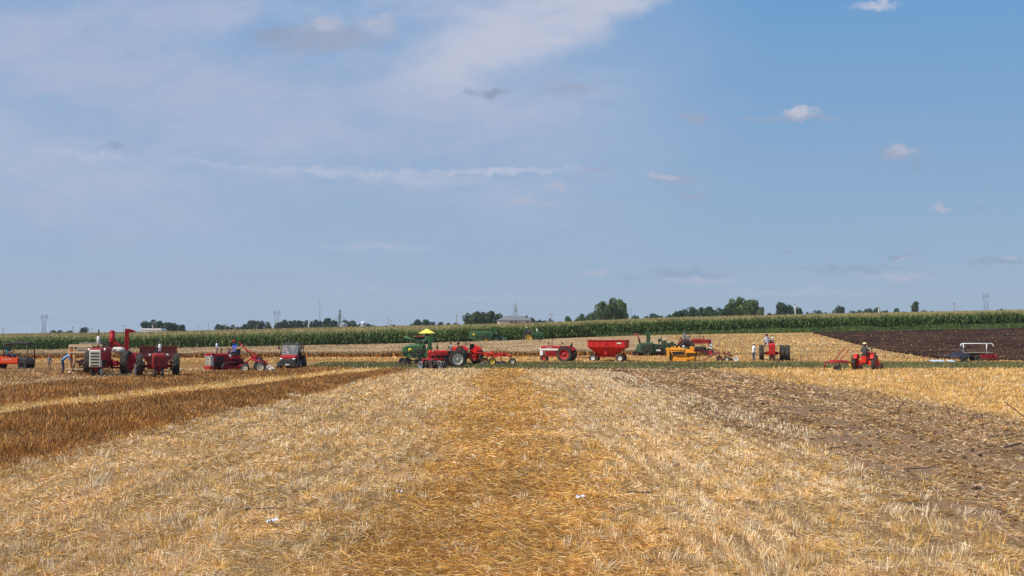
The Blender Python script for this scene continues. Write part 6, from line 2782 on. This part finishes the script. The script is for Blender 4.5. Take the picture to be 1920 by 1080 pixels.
def mast():
    D = 1000
    c = back(599.5, D)
    H_ = ztop(564, D) - c.z
    t = thing('radio_mast', 'very thin guyed radio mast left of the grain bins', 'mast', c, 0)
    m = MB()
    for i in range(3):
        a = i * 2.094
        m.tube((math.cos(a) * .45, math.sin(a) * .45, 0), (math.cos(a) * .45, math.sin(a) * .45, H_), .10, n=4)
    for k in range(26):
        z = H_ * k / 26
        m.tube((.45, 0, z), (-.22, .39, z + H_ / 52), .06, n=3)
        m.tube((-.22, .39, z + H_ / 52), (-.22, -.39, z + H_ / 26), .06, n=3)
    m.build('lattice_shaft', paint("hazy mast steel", (.30, .33, .36), .6), t)
    m = MB()
    m.box((0, 0, H_), (1.1, .5, .4))
    m.build('antenna', PYLON, t)


mast()


def grain_leg():
    D = 620
    c = back(637, D)
    t = thing('grain_elevator', 'grain elevator leg with sloping spouts over two steel bins', 'grain elevator', c, 0)
    H_ = ztop(580.5, D) - c.z
    m = MB()
    for sx in (1, -1):
        for sy in (1, -1):
            m.tube((sx * .7, sy * .7, 0), (sx * .6, sy * .6, H_), .12, n=4)
    for k in range(10):
        z = H_ * k / 10
        m.tube((-.7, -.7, z), (.65, -.65, z + H_ / 10), .07, n=4)
        m.tube((.7, -.7, z), (.7, -.7, z), .07, n=4)
        m.tube((.7, .7, z), (-.65, .65, z + H_ / 10), .07, n=4)
    m.box((0, 0, H_ / 2), (.5, .4, H_))
    m.build('leg', PYLON, t)
    m = MB()
    m.box((0, 0, H_), (1.1, .8, .9), taper=.7)
    m.build('head', GALV, t)
    for dx, dz in ((-4.4, .45), (3.9, .42), (-2.0, .4)):
        m = MB()
        m.tube((0, 0, H_ * .94), (dx, 0, H_ * (1 - dz)), .16, n=6)
        m.build('spout', GALV, t)
    for dx, r, top, lab in ((-1.45, 1.25, 602, 'tall bright steel grain bin left of the elevator leg'), (1.9, 1.9, 605, 'wide low steel grain bin right of the elevator leg')):
        zt_ = ztop(top, D) - c.z
        b = thing('grain_bin', lab, 'grain bin', (c.x + dx * 1.5, D - 2, c.z), 0)
        m = MB()
        prof = [(r * 1.3, 0)]
        for i in range(12):
            prof += [(r * 1.3, zt_ * .93 * (i + .3) / 12), (r * 1.33, zt_ * .93 * (i + .6) / 12)]
        prof.append((r * 1.3, zt_ * .93))
        m.lathe(prof, axis='Z', n=20)
        m.build('bin_wall', GALV, b)
        m = MB()
        m.lathe([(r * 1.36, zt_ * .93), (r * .4, zt_ * .97), (r * .4, zt_), (.001, zt_)], axis='Z', n=20)
        m.build('bin_roof', GALV, b)
    c2 = back(681.5, D)
    zt_ = ztop(601, D) - c2.z
    b = thing('grain_bin', 'distant round steel bin with a bright roof near the end of the belt', 'grain bin', c2, 0)
    m = MB()
    m.lathe([(1.9, 0), (1.9, zt_ * .85)], axis='Z', n=18)
    m.build('bin_wall', GALV, b)
    m = MB()
    m.lathe([(2.0, zt_ * .85), (1.2, zt_ * .93), (.001, zt_)], axis='Z', n=18)
    m.build('bin_roof', SILVER, b)


grain_leg()

POLE = paint("silvered pole timber", (.22, .19, .16), .9)
PALEP = paint("pale pole timber", (.60, .57, .52), .8)
poles = [(7, 616, 520, 0), (137.5, 612, 520, 0), (173, 614, 700, 1), (232, 609, 700, 1), (287, 607, 430, 0), (372, 607, 620, 0), (391, 608, 620, 0), (423, 607, 560, 1), (439, 607, 560, 1), (482, 608, 560, 1), (579, 600, 430, 0),
         (728, 594, 520, 0), (733, 600, 700, 0), (856, 590, 450, 0), (1034, 588, 520, 1), (1183, 579, 520, 0), (1361, 580, 430, 0), (1491, 570, 380, 0), (1648, 575, 380, 0), (1789.5, 568, 420, 0)]
named = {287: 'thin pole standing in front of the white shed', 579: 'pale pole in front of the long tree belt', 728: 'bare pole in the open gap left of the yellow umbrella', 856: 'thin pole with a small box on top left of the leafy grove',
         1034: 'pole with crossarm right of the grey roofed house', 1183: 'thin pole right of the biggest round tree', 1361: 'pale pole against the dark wooded rise', 1491: 'white pole against the small dark tree group',
         1648: 'white pole above the ploughed corner', 1789.5: 'thin dark pole between the oval tree and the right pylon', 7: 'thin pole at the far left edge of the view', 137.5: 'thin pole just left of the small pointed tree',
         173: 'pole with crossarm just right of the small pointed tree', 232: 'pole with crossarm above the hooded spout', 733: 'short pole beside the bare pole left of the yellow umbrella',
         372: 'first thin pole from the white shed towards the tree row', 391: 'second thin pole from the white shed towards the tree row', 423: 'first pole standing before the tree row above the red crawler',
         439: 'second pole standing before the tree row above the red crawler', 482: 'third pole standing before the tree row above the red crawler'}
for px, top, D, arm in poles:
    c = back(px, D)
    H_ = ztop(top, D) - c.z
    t = thing('utility_pole', named[px], 'utility pole', c, R(15))
    m = MB()
    th = .16 if px not in (1491, 1648, 579) else .24
    m.tube((0, 0, 0), (0, 0, H_), th * 1.1, th * .8, n=8)
    m.build('pole', PALEP if px in (1491, 1648, 579, 1361, 287) else POLE, t)
    m = MB()
    if arm:
        m.box((0, 0, H_ - .6), (2.8, .16, .18))
        for s in (-1.2, 0, 1.2):
            m.tube((s, 0, H_ - .5), (s, 0, H_ - .15), .08)
        m.build('crossarm', POLE, t)
    else:
        m.box((0, 0, H_ - .3), (.55, .35, .5))
        m.build('transformer', POLE, t)


def wires(label, a, b, sag, n=16, r=.045):
    m = MB()
    pts = []
    for i in range(n + 1):
        t_ = i / n
        p = Vector(a).lerp(Vector(b), t_)
        p.z -= sag * 4 * t_ * (1 - t_)
        pts.append(p)
    m.path(pts, r, 4)
    o = m.build('power_line', PYLON)
    tag(o, label, 'power line')


cA, hA = pA
wires('sagging power line running left from the left pylon', at(-60, 606, 900), cA + Vector((-4, 0, hA * .9)), 3.5)
wires('sagging power line running right from the left pylon', cA + Vector((4, 0, hA * .9)), at(330, 606, 960), 5.5)


# ------------------------------------------------------------------ litter and debris in the near field
def crumpled(px, py, s, label):
    c = gp(px, py)
    n = 7
    r = random.Random(int(px))
    m = MB()
    vs = []
    for i in range(n):
        for j in range(n):
            vs.append(((i / (n - 1) - .5) * s * 1.3, (j / (n - 1) - .5) * s, r.uniform(.01, .4) * s + .3 * s * math.sin(i * 1.1) * math.cos(j * .9) ** 2))
    vs2 = [(x, y, z - .004) for x, y, z in vs]
    fs = [(i * n + j, i * n + j + 1, (i + 1) * n + j + 1, (i + 1) * n + j) for i in range(n - 1) for j in range(n - 1)]
    m.add(vs + vs2, fs + [tuple(n * n + q for q in f[::-1]) for f in fs])
    o = m.build('paper_scrap', paint("crumpled white paper", (.72, .72, .76), .7, dust=.05), None, (c.x, c.y, c.z + .05 + s * .1), R(r.uniform(0, 180)))
    tag(o, label, 'paper scrap')


crumpled(510, 988, .10, 'crumpled white paper lying in the straw below the long pale stalk')
crumpled(748, 930, .07, 'small white paper scrap lying on the left edge of the orange swath')
crumpled(1088, 941, .09, 'flat white paper scrap lying right of the orange swath')

STALKC = paint("dead corn stalk", (.24, .17, .11), .85, dust=.5, dustcol=(.06, .04, .03))
DARKST = paint("dark rotted stalk", (.05, .035, .028), .9, dust=.4, dustcol=(.14, .10, .07))


def stick(px, py, L, ang, r, mat, label, up=0.0):
    c = gp(px, py)
    rr = random.Random(int(px * 3))
    m = MB()
    a = R(ang)
    pts = []
    for i in range(6):
        t_ = i / 5 - .5
        pts.append((math.cos(a) * L * t_ + rr.uniform(-.01, .01), math.sin(a) * L * t_ + rr.uniform(-.01, .01), .055 + max(0, (t_ + .5)) * up + rr.uniform(-.006, .006)))
    m.path(pts, r, 7)
    for q in pts[1:-1:2]:
        m.ball(q, r * 1.5, 6)
    o = m.build('dead_stalk', mat, None, c)
    tag(o, label, 'stalk')


stick(505, 961, .45, 4, .007, STALKC, 'long pale dead stalk lying above the crumpled paper')
stick(464, 962, .07, 30, .012, DARKST, 'dark stub at the left end of the long pale stalk')
stick(1200, 930, .38, -2, .010, DARKST, 'thin dark stalk lying right of the flat paper scrap')
stick(1190, 1002, .22, -8, .012, DARKST, 'dark curved stalk lying low right of the orange swath')
stick(1245, 1000, .22, 20, .008, STALKC, 'pale bent stalk next to the dark curved one')
for px, py, L, ang, up, rad, where in [
        (1530, 748, .8, 100, .42, .014, 'leaning up from the brown soil band'), (1545, 751, .5, 60, .25, .012, 'forked beside the leaning one in the brown soil band'),
        (1690, 772, .5, 40, .30, .014, 'rising at an angle in the brown soil band'), (1778, 786, .35, 90, .38, .016, 'standing upright in the brown soil band'),
        (1908, 792, .8, 115, .5, .014, 'leaning far at the right edge'), (1572, 845, .35, -22, .03, .010, 'on the near edge of the brown soil band'),
        (1725, 884, .6, 14, .02, .010, 'long and flat on the near brown soil'), (1900, 843, .4, 8, .08, .02, 'on the dark clod at the right edge'),
        (822, 768, .35, -40, .05, .010, 'slanting by the left edge of the swath'), (848, 733, .4, 70, .10, .014, 'upright by the far left edge of the swath'),
        (1830, 790, .45, 20, .10, .012, 'short and crooked right of the upright stub')]:
    stick(px, py, L, ang, rad, DARKST, 'dark dead stalk ' + where, up)


def clods(n):
    """clods of dark soil showing through the brown band and the ploughed land: uncountable"""
    m = MB()
    r = random.Random(5)
    for i in range(n):
        if i < n * .55:
            y = 12 * (73 / 12) ** r.random()
            x = r.uniform(5.9, 15)
            s = r.uniform(.02, .06)
        else:
            y = r.uniform(96, 150)
            x0 = plough_left(y)
            x = r.uniform(x0 + .5, max(x0 + 3, y * .56))
            s = r.uniform(.08, .2)
        z = tz(x, y) + (0.16 if y > 90 else 0.0)
        k = len(m.v)
        m.ball((x, y, z), (s * r.uniform(.8, 1.8), s * r.uniform(.7, 1.2), s * r.uniform(.5, .9)), 6)
        for q in range(k, len(m.v)):
            v = m.v[q]
            m.v[q] = (v[0] + r.uniform(-.2, .2) * s, v[1] + r.uniform(-.2, .2) * s, v[2] + r.uniform(-.2, .2) * s)
    m.sm = [False] * len(m.sm)
    o = m.build('soil_clods', mottled("dry soil clods", [(.035, .018, .012), (.09, .05, .03), (.17, .105, .065)], 1.5))
    tag(o, 'dark soil clods scattered through the brown band and the ploughed land', 'soil clods', kind='stuff')


clods(1500)
#HAZE
# ------------------------------------------------------------------ the air itself
def build_haze(density):
    m = bpy.data.materials.new("summer haze")
    m.use_nodes = True
    nt = m.node_tree
    nt.nodes.remove(nt.nodes['Principled BSDF'])
    v = nt.nodes.new("ShaderNodeVolumePrincipled")
    v.inputs['Color'].default_value = (0.80, 0.88, 1.0, 1)
    v.inputs['Density'].default_value = density
    v.inputs['Anisotropy'].default_value = 0.2
    nt.links.new(v.outputs[0], nt.nodes['Material Output'].inputs['Volume'])
    b = MB()
    x, y0, y1, z0, z1 = 3200, -80, 4200, -3.5, 60
    vs = [(-x, y0, z0), (x, y0, z0), (x, y1, z0), (-x, y1, z0), (-x, y0, z1), (x, y0, z1), (x, y1, z1), (-x, y1, z1)]
    b.add(vs, [(0, 3, 2, 1), (4, 5, 6, 7), (0, 1, 5, 4), (1, 2, 6, 5), (2, 3, 7, 6), (3, 0, 4, 7)])
    o = b.build('haze', m)
    o['kind'] = 'stuff'


build_haze(0.00012)
